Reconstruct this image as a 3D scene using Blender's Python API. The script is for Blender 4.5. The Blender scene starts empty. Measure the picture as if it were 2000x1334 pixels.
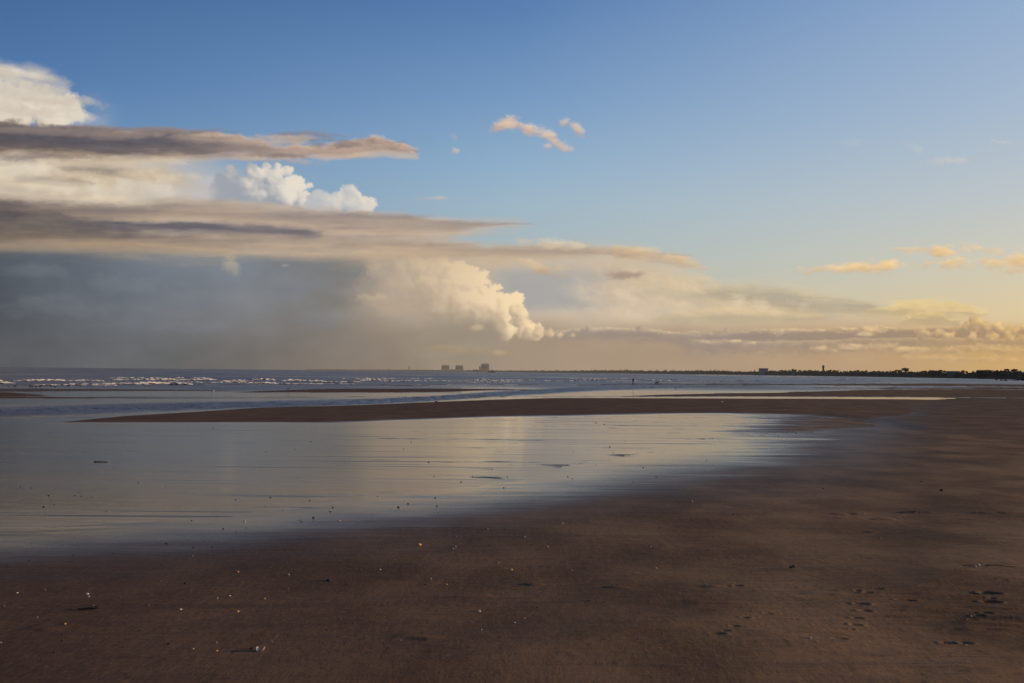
import bpy, bmesh, math, random
import numpy as np
from mathutils import Vector, Matrix

# ---------------------------------------------------------------- numeric helpers
def ss(a, b, x):
    t = np.clip((x - a) / (b - a), 0.0, 1.0)
    return t * t * (3 - 2 * t)

def lerp(a, b, t):
    return a + (b - a) * t

def curve(pts):
    """smooth monotone curve through points, flat beyond its ends"""
    xs = np.array([p[0] for p in pts], float)
    ys = np.array([p[1] for p in pts], float)
    h = np.diff(xs); d = np.diff(ys) / h
    m = np.zeros_like(ys)
    for i in range(1, len(xs) - 1):
        if d[i - 1] * d[i] > 0:
            w1 = 2 * h[i] + h[i - 1]; w2 = h[i] + 2 * h[i - 1]
            m[i] = (w1 + w2) / (w1 / d[i - 1] + w2 / d[i])
    def f(x):
        x = np.clip(x, xs[0], xs[-1])
        k = np.clip(np.searchsorted(xs, x) - 1, 0, len(xs) - 2)
        t = (x - xs[k]) / h[k]
        return ((1 + 2 * t) * (1 - t) ** 2 * ys[k] + t * (1 - t) ** 2 * h[k] * m[k]
                + t * t * (3 - 2 * t) * ys[k + 1] + t * t * (t - 1) * h[k] * m[k + 1])
    return f

def _hash(ix, iy, seed):
    h = (ix.astype(np.int64) * 374761393 + iy.astype(np.int64) * 668265263 + seed * 1442695041) & 0xFFFFFFFF
    h = ((h ^ (h >> 13)) * 1274126177) & 0xFFFFFFFF
    h = ((h ^ (h >> 16)) * 2246822519) & 0xFFFFFFFF
    return (h ^ (h >> 15)) & 0xFFFF

_ANG = np.linspace(0, 2 * np.pi, 65536, endpoint=False)
_CX = np.cos(_ANG); _CY = np.sin(_ANG)

def perlin(x, y, seed=0):
    ix = np.floor(x); iy = np.floor(y)
    fx = x - ix; fy = y - iy
    u = fx * fx * fx * (fx * (fx * 6 - 15) + 10)
    v = fy * fy * fy * (fy * (fy * 6 - 15) + 10)
    def g(a, b):
        h = _hash(ix + a, iy + b, seed)
        return _CX[h] * (fx - a) + _CY[h] * (fy - b)
    n0 = lerp(g(0, 0), g(1, 0), u)
    n1 = lerp(g(0, 1), g(1, 1), u)
    return lerp(n0, n1, v) * 1.5

def fbm(x, y, seed=0, octv=4, gain=0.5, lac=2.03):
    s = 0; a = 1.0; t = 0
    for i in range(octv):
        s = s + a * perlin(x, y, seed + i * 17)
        t += a; a *= gain
        x = x * lac + 13.7; y = y * lac - 7.3
    return s / t

def srgb(r, g, b):
    c = np.array([r, g, b], float) / 255.0
    return np.where(c <= 0.04045, c / 12.92, ((c + 0.055) / 1.055) ** 2.4)

def S(*rgb):
    return tuple(float(v) for v in srgb(*rgb))
SKY_STEP = 1.7

# ---------------------------------------------------------------- cloud bank, as colour and cover over a patch of sky
# (u, v) are view angles in thousandths of a radian-like units: 1944 units = tan 45 deg
class CloudField:
    def __init__(self, us, vs):
        self.us, self.vs = us, vs
        self.U, self.V = np.meshgrid(us, vs)
        self.C = np.zeros(self.U.shape + (3,))
        self.A = np.zeros(self.U.shape)

    def over(self, col, a):
        """col in display values 0..255"""
        a = np.clip(a, 0, 1)
        self.C *= (1 - a[..., None]); self.C += np.broadcast_to(col, self.C.shape) * a[..., None]
        self.A *= (1 - a); self.A += a

    def crop(self, x0, x1, y0, y1):
        """the same field seen through a smaller frame, sharing its arrays"""
        i0, i1 = np.searchsorted(self.us, [x0, x1]); j0, j1 = np.searchsorted(self.vs, [y0, y1])
        if i1 - i0 < 2 or j1 - j0 < 2: return None
        f = CloudField.__new__(CloudField)
        f.us, f.vs = self.us[i0:i1], self.vs[j0:j1]
        f.U, f.V, f.C, f.A = (a[j0:j1, i0:i1] for a in (self.U, self.V, self.C, self.A))
        return f

    def tint(self, col, a):
        """mix into whatever cloud there is, without adding cover"""
        a = np.clip(a, 0, 1)[..., None]
        self.C = self.C * (1 - a) + np.broadcast_to(col, self.C.shape) * self.A[..., None] * a

def col_ramp(x, stops):
    xs = [s[0] for s in stops]
    return np.stack([np.interp(x, xs, [s[1][k] for s in stops]) for k in range(3)], -1)

def strip(F, top, bot, cols, s_top=6, s_bot=8, amp=8, scale=60, stretch=5, seed=1, alpha=1.0, fade=None, warp=1.0, puffy=0.0):
    """a lens of stratus between two curves; cols are ramp stops from top (0) to bottom (1)"""
    ys = [p[1] for p in top + bot]
    F = F.crop(max(top[0][0], bot[0][0]) - 90, min(top[-1][0], bot[-1][0]) + 90, min(ys) - 60 - puffy * 4, max(ys) + 70)
    if F is None: return
    U, V = F.U, F.V
    n1 = fbm(U / (scale * stretch), V / scale, seed, 5)
    n2 = fbm(U / (scale * stretch) + 31, V / scale + 9, seed + 50, 5)
    n3 = fbm(U / (scale * .5 * stretch), V / (scale * .34), seed + 90, 4)
    n4 = fbm(U / (24 * 2.4), V / 15, seed + 120, 5, .62)
    n5 = fbm(U / (30 * 3.5), V / 13, seed + 130, 5, .62)
    t = curve(top)(U + n2 * 40 * warp) + n1 * amp + n4 * amp * 1.1
    if puffy:
        t = t - puffy * np.abs(fbm(U / 46.0, V / 60.0, seed + 70, 4, .55)) * 2.2
    b = curve(bot)(U + n1 * 40 * warp) + n2 * amp * .8 + n5 * amp * 1.3
    xa = max(top[0][0], bot[0][0]); xb = min(top[-1][0], bot[-1][0])
    out = np.maximum(np.maximum(xa + 25 - U, U - xb + 25), 0) * .22          # pinch the ends shut
    t = t + out; b = b - out
    w = np.maximum(b - t, 0.01)
    q = (V - t) / w
    wt = s_top * 1.5 * (1 + .9 * np.clip(n2 + .1, -.6, 1)); wb = s_bot * 1.9 * (1 + .9 * np.clip(n1 + .1, -.6, 1))
    a = ss(-.6, 1.0, (V - t) / wt) * (1 - ss(-1.0, .8, (V - b) / wb)) * ss(0.5, 9, w)
    a = a * (1 - .06 * ss(.05, .5, n3) * (1 - ss(.15, .5, np.abs(q - .5))) )
    if fade is not None:
        a = a * fade(U, V)
    c = col_ramp(q + n3 * .17 + n1 * .22, cols) * (.80 + .20 * ss(-100, 620, U + n2 * 120))[..., None]
    F.over(c + (n4 * 9 + n5 * 5)[..., None], a * alpha)
    return q

def gaussian(a, s):
    r = int(3 * s + 1)
    k = np.exp(-0.5 * (np.arange(-r, r + 1) / s) ** 2); k /= k.sum()
    p = np.pad(a, ((r, r), (r, r)), mode='edge')
    p = sum(k[i] * p[i:i + a.shape[0], :] for i in range(2 * r + 1))
    return sum(k[i] * p[:, i:i + a.shape[1]] for i in range(2 * r + 1))

def cumulus(F, blobs, seed, lit, shade, light=(.72, -.5, .48), depth=3, kids=9, base=None, base_soft=40,
            soft=3.0, alpha=1.0, rough=5.0, contrast=1.0, fade=None, rim=0.0, gamma=1.0, smooth=1.2, fineness=.2, broad=.5, grad=0.0, bias=0.0):
    """heaped cloud: a family of spheres grown on spheres, lit from the sun's side"""
    rnd = random.Random(seed)
    sph = []
    def grow(x, y, z, r, d):
        sph.append((x, y, z, r))
        if d == 0 or r < 3.2: return
        for k in range(kids):
            a = rnd.uniform(0, 2 * math.pi)
            e = rnd.uniform(-.15, 1.1)
            rr = r * rnd.uniform(.3, .52)
            dx, dy, dz = math.cos(a) * math.cos(e), math.sin(a) * math.cos(e), math.sin(e)
            if dy > .55: continue
            m = r * .86
            grow(x + dx * m, y + dy * m * .9, z + dz * m, rr, d - 1)
    for b in blobs:
        grow(b[0], b[1], 0.0 if len(b) < 4 else b[3], b[2], depth)
    us, vs = F.us, F.vs
    x0 = min(s[0] - s[3] for s in sph) - 20; x1 = max(s[0] + s[3] for s in sph) + 20
    y0 = min(s[1] - s[3] for s in sph) - 20; y1 = max(s[1] + s[3] for s in sph) + 20
    i0, i1 = np.searchsorted(us, [x0, x1]); j0, j1 = np.searchsorted(vs, [y0, y1])
    if i1 - i0 < 2 or j1 - j0 < 2: return
    U = F.U[j0:j1, i0:i1]; V = F.V[j0:j1, i0:i1]
    wu = U + rough * 1.6 * fbm(U / 26, V / 26, seed + 3, 5, .6)
    wv = V + rough * 1.6 * fbm(U / 26 + 50, V / 26, seed + 4, 5, .6)
    H = np.full(U.shape, -1e3); E = np.full(U.shape, -1e3)
    uu = us[i0:i1]; vv = vs[j0:j1]
    m = rough * 2.2
    for (x, y, z, r) in sph:
        a0, a1 = np.searchsorted(uu, [x - r - m, x + r + m]); b0, b1 = np.searchsorted(vv, [y - r - m, y + r + m])
        if a1 <= a0 or b1 <= b0: continue
        sl = (slice(b0, b1), slice(a0, a1))
        d2 = (wu[sl] - x) ** 2 + (wv[sl] - y) ** 2
        hz = np.where(d2 < r * r, z + np.sqrt(np.maximum(r * r - d2, 0)), -1e3)
        H[sl] = np.maximum(H[sl], hz)
        E[sl] = np.maximum(E[sl], r - np.sqrt(d2))
    body = E > 0
    Hs = np.where(H < -500, 0, H)
    # fill outside with edge value so that slopes do not explode
    W = gaussian(body.astype(float), 2.0) + 1e-6
    Hb = gaussian(Hs * body, 2.0) / W
    Hf = np.where(body, Hs, Hb)
    Hf = gaussian(Hf, smooth)
    gy, gx = np.gradient(Hf, vv, uu)
    n = 1 / np.sqrt(1 + gx * gx + gy * gy)
    L = np.array(light); L = L / np.linalg.norm(L)
    lam = (-gx * L[0] - gy * L[1] + L[2]) * n
    # broad light: the whole heap is brighter on the sun's side
    Hg = gaussian(Hf, 9.0)
    gy2, gx2 = np.gradient(Hg, vv, uu)
    n2 = 1 / np.sqrt(1 + gx2 * gx2 + gy2 * gy2)
    lam2 = (-gx2 * L[0] - gy2 * L[1] + L[2]) * n2
    occ = np.clip((Hf - Hg) / 9.0, -1, 1)
    Hw = gaussian(Hf, 24.0)
    gy3, gx3 = np.gradient(Hw, vv, uu)
    n3 = 1 / np.sqrt(1 + gx3 * gx3 + gy3 * gy3)
    lam3 = (-gx3 * L[0] - gy3 * L[1] + L[2]) * n3
    mot = fbm(U / 38, V / 30, seed + 21, 5, .6)
    k = np.clip(.5 + contrast * (fineness * lam + .3 * lam2 + broad * lam3 + .12 * occ + .22 * mot - .3 + bias) + grad * (U - (x0 + x1) / 2) / (x1 - x0) * 2, 0, 1)
    k = (k * k * (3 - 2 * k)) ** gamma
    k = k + rim * np.exp(-np.maximum(E, 0) / 7.0) * (lam > .2)
    k = np.clip(k, 0, 1)
    lit_c = lit(U, V) if callable(lit) else np.array(lit, float)
    sh_c = shade(U, V) if callable(shade) else np.array(shade, float)
    col = sh_c + (lit_c - sh_c) * k[..., None]
    a = ss(-soft * .6, soft * 1.6, E + 2.0 * fbm(U / 7, V / 7, seed + 9, 3))
    if base is not None:
        bb = (curve(base)(U) if not np.isscalar(base) else base) + 14 * fbm(U / 40, V / 40, seed + 11, 4)
        a = a * (1 - ss(-base_soft, base_soft, V - bb))
    if fade is not None: a = a * fade(U, V)
    a = a * alpha
    _put(F, j0, j1, i0, i1, col, a)

def _put(F, j0, j1, i0, i1, col, a):
    a = np.clip(a, 0, 1)
    F.C[j0:j1, i0:i1] *= (1 - a[..., None]); F.C[j0:j1, i0:i1] += col * a[..., None]
    F.A[j0:j1, i0:i1] *= (1 - a); F.A[j0:j1, i0:i1] += a

def line_blobs(pts, n, r0, r1, seed, jit=.5):
    """spheres strung along a polyline"""
    rnd = random.Random(seed); out = []
    seg = [math.dist(pts[i], pts[i + 1]) for i in range(len(pts) - 1)]
    tot = sum(seg)
    for k in range(n):
        s = tot * (k + rnd.uniform(.1, .9)) / n
        i = 0
        while i < len(seg) - 1 and s > seg[i]: s -= seg[i]; i += 1
        t = s / seg[i]
        r = rnd.uniform(r0, r1)
        out.append((lerp(pts[i][0], pts[i + 1][0], t) + rnd.uniform(-jit, jit) * r,
                    lerp(pts[i][1], pts[i + 1][1], t) + rnd.uniform(-jit, jit) * r * .6, r))
    return out

def ridge(F, top, lit, body, seed, amp=12, scale=46, rim=9, depth=40, x0=-1e4, x1=1e4, alpha=.95, grow=None):
    """a far row of heaps: knobbly sunlit crest, grey body melting downwards"""
    U, V = F.U, F.V
    def crest(u):
        w = (u + 22 * perlin(u / 60., u * 0 + seed * .7, seed + 5)) * .62
        bil = 0; a = 1.0; sc = scale
        for o in range(4):
            n = perlin(w / sc, w * 0 + seed * 3.1 + o * 7, seed + o)
            bil = bil + a * np.abs(n) * 2.0; a *= .45; sc *= .47
        big_ = .5 + .5 * perlin(w / (scale * 3.3), w * 0 + 2.2, seed + 40)
        return curve(top)(u) - amp * (bil - .5) * (.15 + 1.1 * big_)
    wx = U + 5 * fbm(U / 16, V / 12, seed + 60, 4, .6)
    wy = V + 4 * fbm(U / 16 + 9, V / 12, seed + 61, 4, .6)
    t = crest(wx)
    slope = (crest(wx + 5) - crest(wx - 5)) / 10
    dpt = wy - t
    n = fbm(U / 30, V / 13, seed + 62, 5, .6)
    a = ss(-2.2, 2.2, dpt) * (1 - ss(depth * .35, depth, dpt + n * 16)) * ss(x0, x0 + 50, wx) * (1 - ss(x1 - 50, x1, wx))
    k = np.exp(-np.maximum(dpt, 0) / rim) * np.clip(.72 + slope * .8, .12, 1.15) + np.clip(n - .05, 0, 1) * .75 * np.exp(-np.maximum(dpt, 0) / (depth * .5))
    k = np.clip(k, 0, 1)[..., None]
    c = body(U, V) + (lit(U, V) - body(U, V)) * k
    F.over(c, a * alpha)

def clumps(pts, n, r0, r1, seed):
    """uneven groups of spheres along a line, with gaps between them"""
    rs = random.Random(seed); c = curve(pts); out = []
    x0, x1 = pts[0][0], pts[-1][0]
    for k in range(n):
        x = rs.uniform(x0, x1); big = rs.random() ** 2; w = rs.uniform(14, 46) * (.5 + big)
        for j in range(rs.randint(3, 8)):
            q = rs.uniform(-1, 1); rr = lerp(r0, r1, big) * (1.1 - .6 * abs(q)) * rs.uniform(.6, 1.1)
            out.append((x + q * w, float(c(np.array([x + q * w]))[0]) - rr * .25 + rs.uniform(0, 4), rr))
    return out

def puff(F, cx, cy, rx, ry, col, seed, alpha=.9, tilt=0.0, scale=26, hi=None, stretch=1.6):
    """a small loose scrap of cloud"""
    F = F.crop(cx - rx * 2.3, cx + rx * 2.3, cy - ry * 3.1 - abs(tilt) * rx * 2.1, cy + ry * 3.1 + abs(tilt) * rx * 2.1)
    if F is None: return
    U, V = F.U, F.V
    m = (np.abs(U - cx) < rx * 2.2) & (np.abs(V - cy) < ry * 3 + abs(tilt) * rx * 2)
    if not m.any(): return
    u = U[m]; v = V[m]
    du = (u - cx) / rx; dv = (v - cy - tilt * (u - cx)) / ry
    wu = u + 10 * fbm(u / 30, v / 20, seed + 31, 3); wv = v + 7 * fbm(u / 26 + 4, v / 18, seed + 32, 3)
    n = fbm(wu / (scale * stretch), wv / scale, seed, 6, .62)
    n2 = fbm(u / (scale * 2), v / (scale * .7), seed + 8, 4)
    d = 1.25 - np.sqrt(du * du + dv * dv) + n * 1.35
    a = ss(.06, 1.2, d) * alpha
    c0 = np.array(col, float); c1 = np.array(hi if hi is not None else col, float)
    k = np.clip(.5 - dv * .45 + n2 * .6 + du * .2, 0, 1)[:, None]
    c = c0 + (c1 - c0) * k
    full = np.zeros(F.A.shape); full[m] = a
    fc = np.zeros(F.C.shape); fc[m] = c
    F.over(fc, full)

def paint_clouds(F):
    rl0 = random.Random(31)
    U, V = F.U, F.V
    big = fbm(U / 420, V / 160, 5, 4)
    fine = fbm(U / 130, V / 55, 6, 5)
    hz = 717 + 0.009 * U                                     # the horizon line
    # ---- distant veil and anvil to the right of the shower
    veil_top = curve([(-800, 300), (300, 330), (700, 440), (1000, 478), (1200, 476), (1330, 520), (1420, 552), (1600, 575), (1760, 606), (1900, 632), (2100, 640), (2800, 640)])(U + fine * 60) + fine * 16
    vcol = col_ramp(U, [(600, (178, 166, 154)), (900, (192, 175, 156)), (1150, (206, 186, 162)), (1400, (216, 194, 164)), (1700, (210, 186, 154)), (2000, (216, 182, 134)), (2600, (220, 184, 128))])
    vcol = vcol + (fine * 12 + big * 10)[..., None]
    F.over(vcol, ss(-14, 46, V - veil_top) * .93)
    # grey mid veil between the big heap and the anvil
    g = ss(500, 545, V + fine * 14) * (1 - ss(585, 630, V + fine * 18)) * ss(930, 990, U + fine * 40) * (1 - ss(1090, 1230, U + fine * 60))
    F.over(np.array((160, 162, 164.)), g * .75)
    # lower haze darker toward the horizon
    hc = col_ramp(U, [(-500, (72, 74, 78)), (0, (80, 81, 82)), (300, (94, 92, 90)), (600, (120, 111, 103)), (850, (150, 135, 119)), (1100, (166, 146, 125)), (1400, (172, 149, 125)), (1700, (188, 157, 122)), (1900, (200, 164, 114)), (2100, (208, 168, 110)), (2700, (218, 178, 110))])
    lo = ss(0, 1, (V - (hz - 120)) / 55 + fine * .35)
    F.over(hc + fine[..., None] * 5, lo * .96)
    # anvil's grey lens
    strip(F, [(1330, 572), (1400, 558), (1520, 562), (1640, 584), (1760, 603), (1800, 612)],
          [(1330, 577), (1400, 590), (1500, 604), (1620, 618), (1720, 622), (1800, 616)],
          [(0, (196, 180, 148)), (.35, (172, 162, 142)), (.8, (180, 166, 142)), (1, (202, 184, 148))], 9, 10, 8, 40, 4, 301, .85)
    strip(F, [(1250, 622), (1330, 611), (1480, 607), (1560, 612), (1640, 618)], [(1250, 628), (1330, 634), (1480, 634), (1560, 628), (1640, 622)],
          [(0, (206, 186, 146)), (.5, (184, 168, 140)), (1, (190, 172, 140))], 6, 7, 5, 30, 5, 303, .7)
    # bright streak under it and feathered tops
    strip(F, [(1330, 606), (1420, 600), (1560, 610), (1640, 616)], [(1330, 611), (1420, 612), (1560, 616), (1640, 618)],
          [(0, (226, 202, 154)), (1, (214, 192, 150))], 4, 4, 3, 24, 6, 305, .7)
    strip(F, [(1280, 520), (1330, 524), (1420, 552), (1480, 552), (1580, 570), (1660, 588)], [(1280, 575), (1330, 585), (1420, 575), (1480, 566), (1580, 582), (1660, 594)],
          [(0, (226, 204, 164)), (.6, (212, 192, 156)), (1, (200, 184, 150))], 14, 16, 18, 34, 2.5, 311, .55)
    fz = fbm(U / 70, V / 40 - U / 200, 91, 6, .6)
    a = np.clip(fz * 1.5, 0, 1) * ss(500, 540, V) * (1 - ss(600, 640, V)) * ss(1060, 1200, U) * (1 - ss(1500, 1750, U))
    F.tint(np.array((232, 210, 178.)), a * .85)
    a = np.clip(-fz * 1.6, 0, 1) * ss(500, 560, V) * (1 - ss(620, 650, V)) * ss(1030, 1100, U) * (1 - ss(1600, 1800, U))
    F.tint(np.array((170, 164, 156.)), a * .35)
    # ---- the shower: a grey bank over the left half of the horizon
    ref = U + big * 130 + fine * 45
    sh_c = col_ramp(U, [(-700, (70, 75, 83)), (0, (88, 94, 103)), (250, (110, 117, 127)), (480, (126, 132, 140)), (660, (128, 128, 128)), (800, (146, 139, 130)), (1000, (164, 150, 132))])
    vert = ss(500, 720, V)
    warm = col_ramp(U, [(-700, (70, 71, 74)), (0, (86, 88, 91)), (300, (102, 103, 104)), (500, (118, 112, 107)), (680, (136, 125, 114)), (900, (158, 142, 124))])
    sh_c = sh_c + (warm - sh_c) * (vert ** 1.2)[..., None]
    sh_c = sh_c + (fine * 6 + big * 11 + 3 * fbm(U / 60, V / 240, 8, 3))[..., None] * np.array((1, 1, 1.05))
    edge = curve([(440, 830), (520, 760), (580, 735), (640, 740), (720, 860)])(V)
    a = ss(430, 500, V + fine * 12) * (1 - ss(-130, 110, ref - edge))
    F.over(sh_c, a)
    # ---- low heaps along the horizon, from the big heap to the right edge
    def lit_low(u, v): return col_ramp(u, [(1000, (236, 214, 180)), (1400, (242, 214, 168)), (1750, (250, 214, 154)), (2000, (254, 212, 138)), (2600, (254, 212, 138))])
    def shd_low(u, v): return col_ramp(u, [(1000, (156, 142, 131)), (1400, (154, 138, 127)), (1700, (160, 139, 120)), (2000, (172, 143, 111)), (2600, (182, 148, 106))])
    L2 = (.35, -.92, .3)
    ridge(F, [(1040, 652), (1100, 645), (1180, 640), (1260, 644), (1340, 650)], lit_low, shd_low, 1201, 5, 90, 4, 30, 1060, 1400, .85)
    cumulus(F, clumps([(1110, 648), (1210, 642), (1330, 652)], 6, 3.5, 10, 8), 12, lit_low, shd_low, (.5, -.8, .1), 2, 7, [(1060, 660), (1210, 652), (1340, 660)], 10, 2, .9, 6, 1.5, smooth=1.8, broad=.9, bias=.06)
    ridge(F, [(1300, 656), (1380, 652), (1500, 648), (1640, 645), (1760, 643), (1860, 638), (1960, 642), (2100, 648), (2800, 650)], lit_low, shd_low, 1202, 7, 110, 4, 50, 1310, 9e3, 1.0)
    gbt = curve([(1090, 650), (1200, 646), (1330, 652), (1400, 650), (1640, 647), (1850, 644), (2000, 646), (2800, 650)])(U) + fine * 8
    gbb = curve([(1090, 662), (1250, 660), (1330, 662), (1400, 668), (1700, 667), (1850, 666), (2000, 668), (2800, 668)])(U) + fine * 9
    F.over(shd_low(U, V) + fine[..., None] * 10, ss(-4, 4, V - gbt) * (1 - ss(-7, 7, V - gbb)) * ss(1085, 1140, U) * .62)
    cumulus(F, clumps([(1365, 650), (1410, 646), (1500, 648), (1640, 645), (1760, 645), (1860, 642)], 11, 4, 13, 19), 16, lit_low, shd_low, (.5, -.8, .1), 2, 7, [(1360, 662), (1500, 660), (1860, 662)], 9, 2, .93, 6, 1.6, smooth=1.8, broad=.9, bias=.06)
    ridge(F, [(1330, 668), (1500, 667), (1700, 664), (1850, 660), (2000, 662), (2800, 662)], lit_low, shd_low, 1203, 5, 100, 5, 34, 1330, 9e3, .55)
    cumulus(F, [(1905, 634, 17), (1890, 640, 12), (1925, 640, 13), (1870, 642, 9), (1950, 640, 13), (1975, 646, 12), (2000, 644, 10), (2030, 640, 14), (2080, 646, 16)], 18, lit_low, shd_low, (.6, -.75, .1), 3, 8, 662, 14, 2, .97, 6, 1.6, smooth=1.8, broad=.9, bias=.06)
    cumulus(F, line_blobs([(1790, 660), (1830, 652), (1860, 656)], 7, 6, 12, 23), 24, lit_low, shd_low, (.7, -.7, .1), 2, 8, 668, 9, 2, .93, 6, 1.6, smooth=1.8, broad=.9, bias=.06)
    cumulus(F, line_blobs([(1880, 664), (1930, 658), (2000, 660), (2100, 662)], 12, 6, 12, 27), 28, lit_low, shd_low, (.7, -.7, .1), 2, 8, 672, 9, 2, .9, 6, 1.6, smooth=1.8, broad=.9, bias=.06)
    for i, (x, y, rx, ry, al_) in enumerate([(1380, 668, 30, 5, .8), (1428, 667, 20, 4, .8), (1470, 672, 12, 4, .6), (1690, 654, 26, 6, .8), (1610, 682, 40, 9, .7), (1660, 678, 34, 8, .7), (1720, 676, 46, 8, .7), (1770, 684, 50, 8, .7), (1850, 682, 60, 9, .6), (1930, 678, 60, 8, .65), (1990, 684, 50, 9, .6), (1820, 700, 70, 7, .4), (1930, 702, 70, 7, .4)]):
        puff(F, x, y, rx, ry, shd_low(np.array([x]), 0)[0], 600 + i, al_, 0, 14, lit_low(np.array([x]), 0)[0], 2.2)
    # bright bank over the right
    strip(F, [(1690, 604), (1760, 590), (1820, 586), (1890, 594), (1940, 606)], [(1690, 612), (1760, 622), (1820, 628), (1890, 622), (1940, 612)],
          [(0, (236, 208, 146)), (.35, (222, 196, 142)), (.7, (196, 172, 132)), (1, (206, 180, 134))], 5, 8, 10, 20, 2.5, 321, .85, puffy=5)
    strip(F, [(1740, 628), (1790, 612), (1850, 614), (1890, 630)], [(1740, 632), (1790, 634), (1850, 638), (1890, 634)],
          [(0, (238, 208, 142)), (.4, (190, 168, 130)), (1, (182, 160, 126))], 4, 8, 6, 18, 2.5, 325, .85, puffy=4)
    # ---- the big heap in the middle
    def lit_mid(u, v): return col_ramp(u, [(690, (186, 168, 148)), (850, (212, 190, 160)), (960, (240, 214, 176)), (1030, (250, 222, 178)), (1080, (246, 214, 168))])
    def shd_mid(u, v): return col_ramp(v, [(500, (184, 166, 148)), (580, (178, 158, 140)), (640, (166, 148, 130))])
    heap = [(735, 530, 30), (720, 560, 30), (745, 590, 36), (760, 535, 34), (800, 530, 32), (850, 535, 32), (905, 548, 36), (880, 575, 40), (950, 585, 30), (830, 580, 45), (985, 600, 28), (960, 615, 24), (1003, 592, 19), (770, 575, 40),
            (860, 519, 16), (898, 521, 12), (920, 534, 15), (965, 562, 13), (1010, 580, 11), (1022, 640, 19), (1045, 648, 15), (1000, 640, 18), (915, 610, 40), (850, 620, 44), (980, 640, 30)]
    cumulus(F, heap, 31, lit_mid, shd_mid, (.85, -.42, .3), 3, 10, [(690, 575), (780, 612), (860, 622), (960, 640), (1000, 668), (1100, 668)], 34, 2.2, .97, 9, 1.35,
            fade=lambda u, v: ss(640, 850, u + 60 * fbm(u / 40, v / 40, 77, 4)), smooth=1.9, fineness=.26, broad=.9, bias=-.13, grad=.24)
    # shaded underside of the heap
    g = ss(592, 640, V + fine * 22 - .05 * (U - 800)) * ss(800, 870, U + fine * 60) * (1 - ss(968, 1012, U + fine * 50)) * (1 - ss(690, 715, V))
    F.over(np.array((154, 142, 124.)) + fine[..., None] * 8, g * .8)
    cumulus(F, line_blobs([(1006, 606), (1014, 630), (1034, 646), (1050, 650)], 9, 10, 17, 33), 34, lit_mid, shd_mid, (.85, -.42, .3), 3, 9, 664, 12, 2.4, .92, 7, 1.4, smooth=1.8, broad=.9, bias=-.1)
    cumulus(F, [(1052, 650, 12), (1075, 652, 10), (1095, 655, 7), (1030, 655, 14), (1118, 656, 5)], 36, lit_mid, shd_mid, (.8, -.55, .2), 2, 8, 664, 10, 2.5, .85, 5, 1.4, smooth=1.8, broad=.9, bias=-.05)
    for i, (x, y, rx, ry, al_) in enumerate([(800, 560, 60, 16, .5), (860, 590, 60, 14, .5), (760, 600, 60, 16, .5), (900, 560, 34, 9, .35), (935, 600, 40, 12, .45), (840, 535, 40, 8, .35), (970, 625, 26, 10, .4)]):
        puff(F, x, y, rx, ry, (176, 158, 138), 1010 + i, al_, .12, 30, (200, 180, 154), 1.5)
    for i, (x, y, rx, ry, al_) in enumerate([(250, 560, 130, 26, .35), (420, 590, 120, 24, .32), (560, 560, 100, 26, .4), (120, 600, 130, 24, .28), (620, 620, 90, 24, .4), (330, 640, 160, 18, .3), (80, 530, 90, 14, .3)]):
        puff(F, x, y, rx, ry, (112, 118, 128), 1030 + i, al_, .03, 46, (136, 138, 142), 1.9)
    # warm light over the heap's left flank melting into the shower
    g = np.exp(-((U - 760) / 75) ** 2 - ((V - 610) / 45) ** 2)
    F.over(np.array((180, 160, 138.)), g * .42)
    for i, (x, y, rx, ry, c, hi_) in enumerate([(730, 582, 26, 9, (170, 156, 136), (206, 188, 156)), (930, 640, 13, 6, (178, 158, 134), (214, 190, 152)),
                                                (450, 514, 22, 22, (150, 146, 140), (186, 172, 152)), (560, 518, 12, 4, (160, 152, 144), (196, 182, 164)),
                                                (735, 520, 16, 22, (176, 164, 146), (204, 186, 156)), (970, 690, 16, 6, (166, 146, 120), (190, 166, 132)), (890, 682, 60, 9, (160, 142, 118), (176, 154, 126))]):
        puff(F, x, y, rx * 1.1, ry * 1.1, c, 640 + i, .72, 0, 26, hi_, 1.4)
    # ---- bright heaps behind the streaks on the left
    def lit_l(u, v): return col_ramp(u, [(-200, (226, 212, 190)), (200, (232, 220, 200)), (430, (216, 206, 194)), (560, (232, 221, 206)), (740, (234, 221, 202))])
    def shd_l(u, v): return col_ramp(u, [(-200, (178, 164, 148)), (200, (176, 166, 156)), (420, (160, 164, 172)), (560, (152, 158, 168)), (740, (178, 182, 186))])
    # white veil between the streaks, far left
    a = ss(285, 318, V + fine * 14) * (1 - ss(420, 460, V)) * (1 - ss(-90, 130, U + big * 90 + fine * 60 - 330))
    F.over(np.array((216, 198, 170.)) + fine[..., None] * 16 + big[..., None] * 10, a * .9)
    a = np.exp(-((U - 390) / 120) ** 2 - ((V - 370) / 46) ** 2) * (.75 + fine)
    F.over(np.array((196, 192, 190.)), np.clip(a, 0, .8))
    cumulus(F, [(-60, 330, 50), (20, 340, 46), (70, 350, 40), (-150, 350, 60), (110, 372, 40), (30, 385, 50), (240, 370, 24), (290, 372, 28), (320, 385, 26), (180, 385, 34)], 41, lit_l, shd_l, (.5, -.75, .45), 3, 9, 410, 22, 9, .75, 14, .7, smooth=4)
    strip(F, [(100, 322), (180, 318), (260, 332), (330, 352)], [(100, 330), (180, 344), (260, 352), (330, 356)],
          [(0, (196, 178, 156)), (.5, (166, 152, 140)), (1, (190, 172, 152))], 6, 6, 8, 30, 3, 411, .85)
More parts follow.
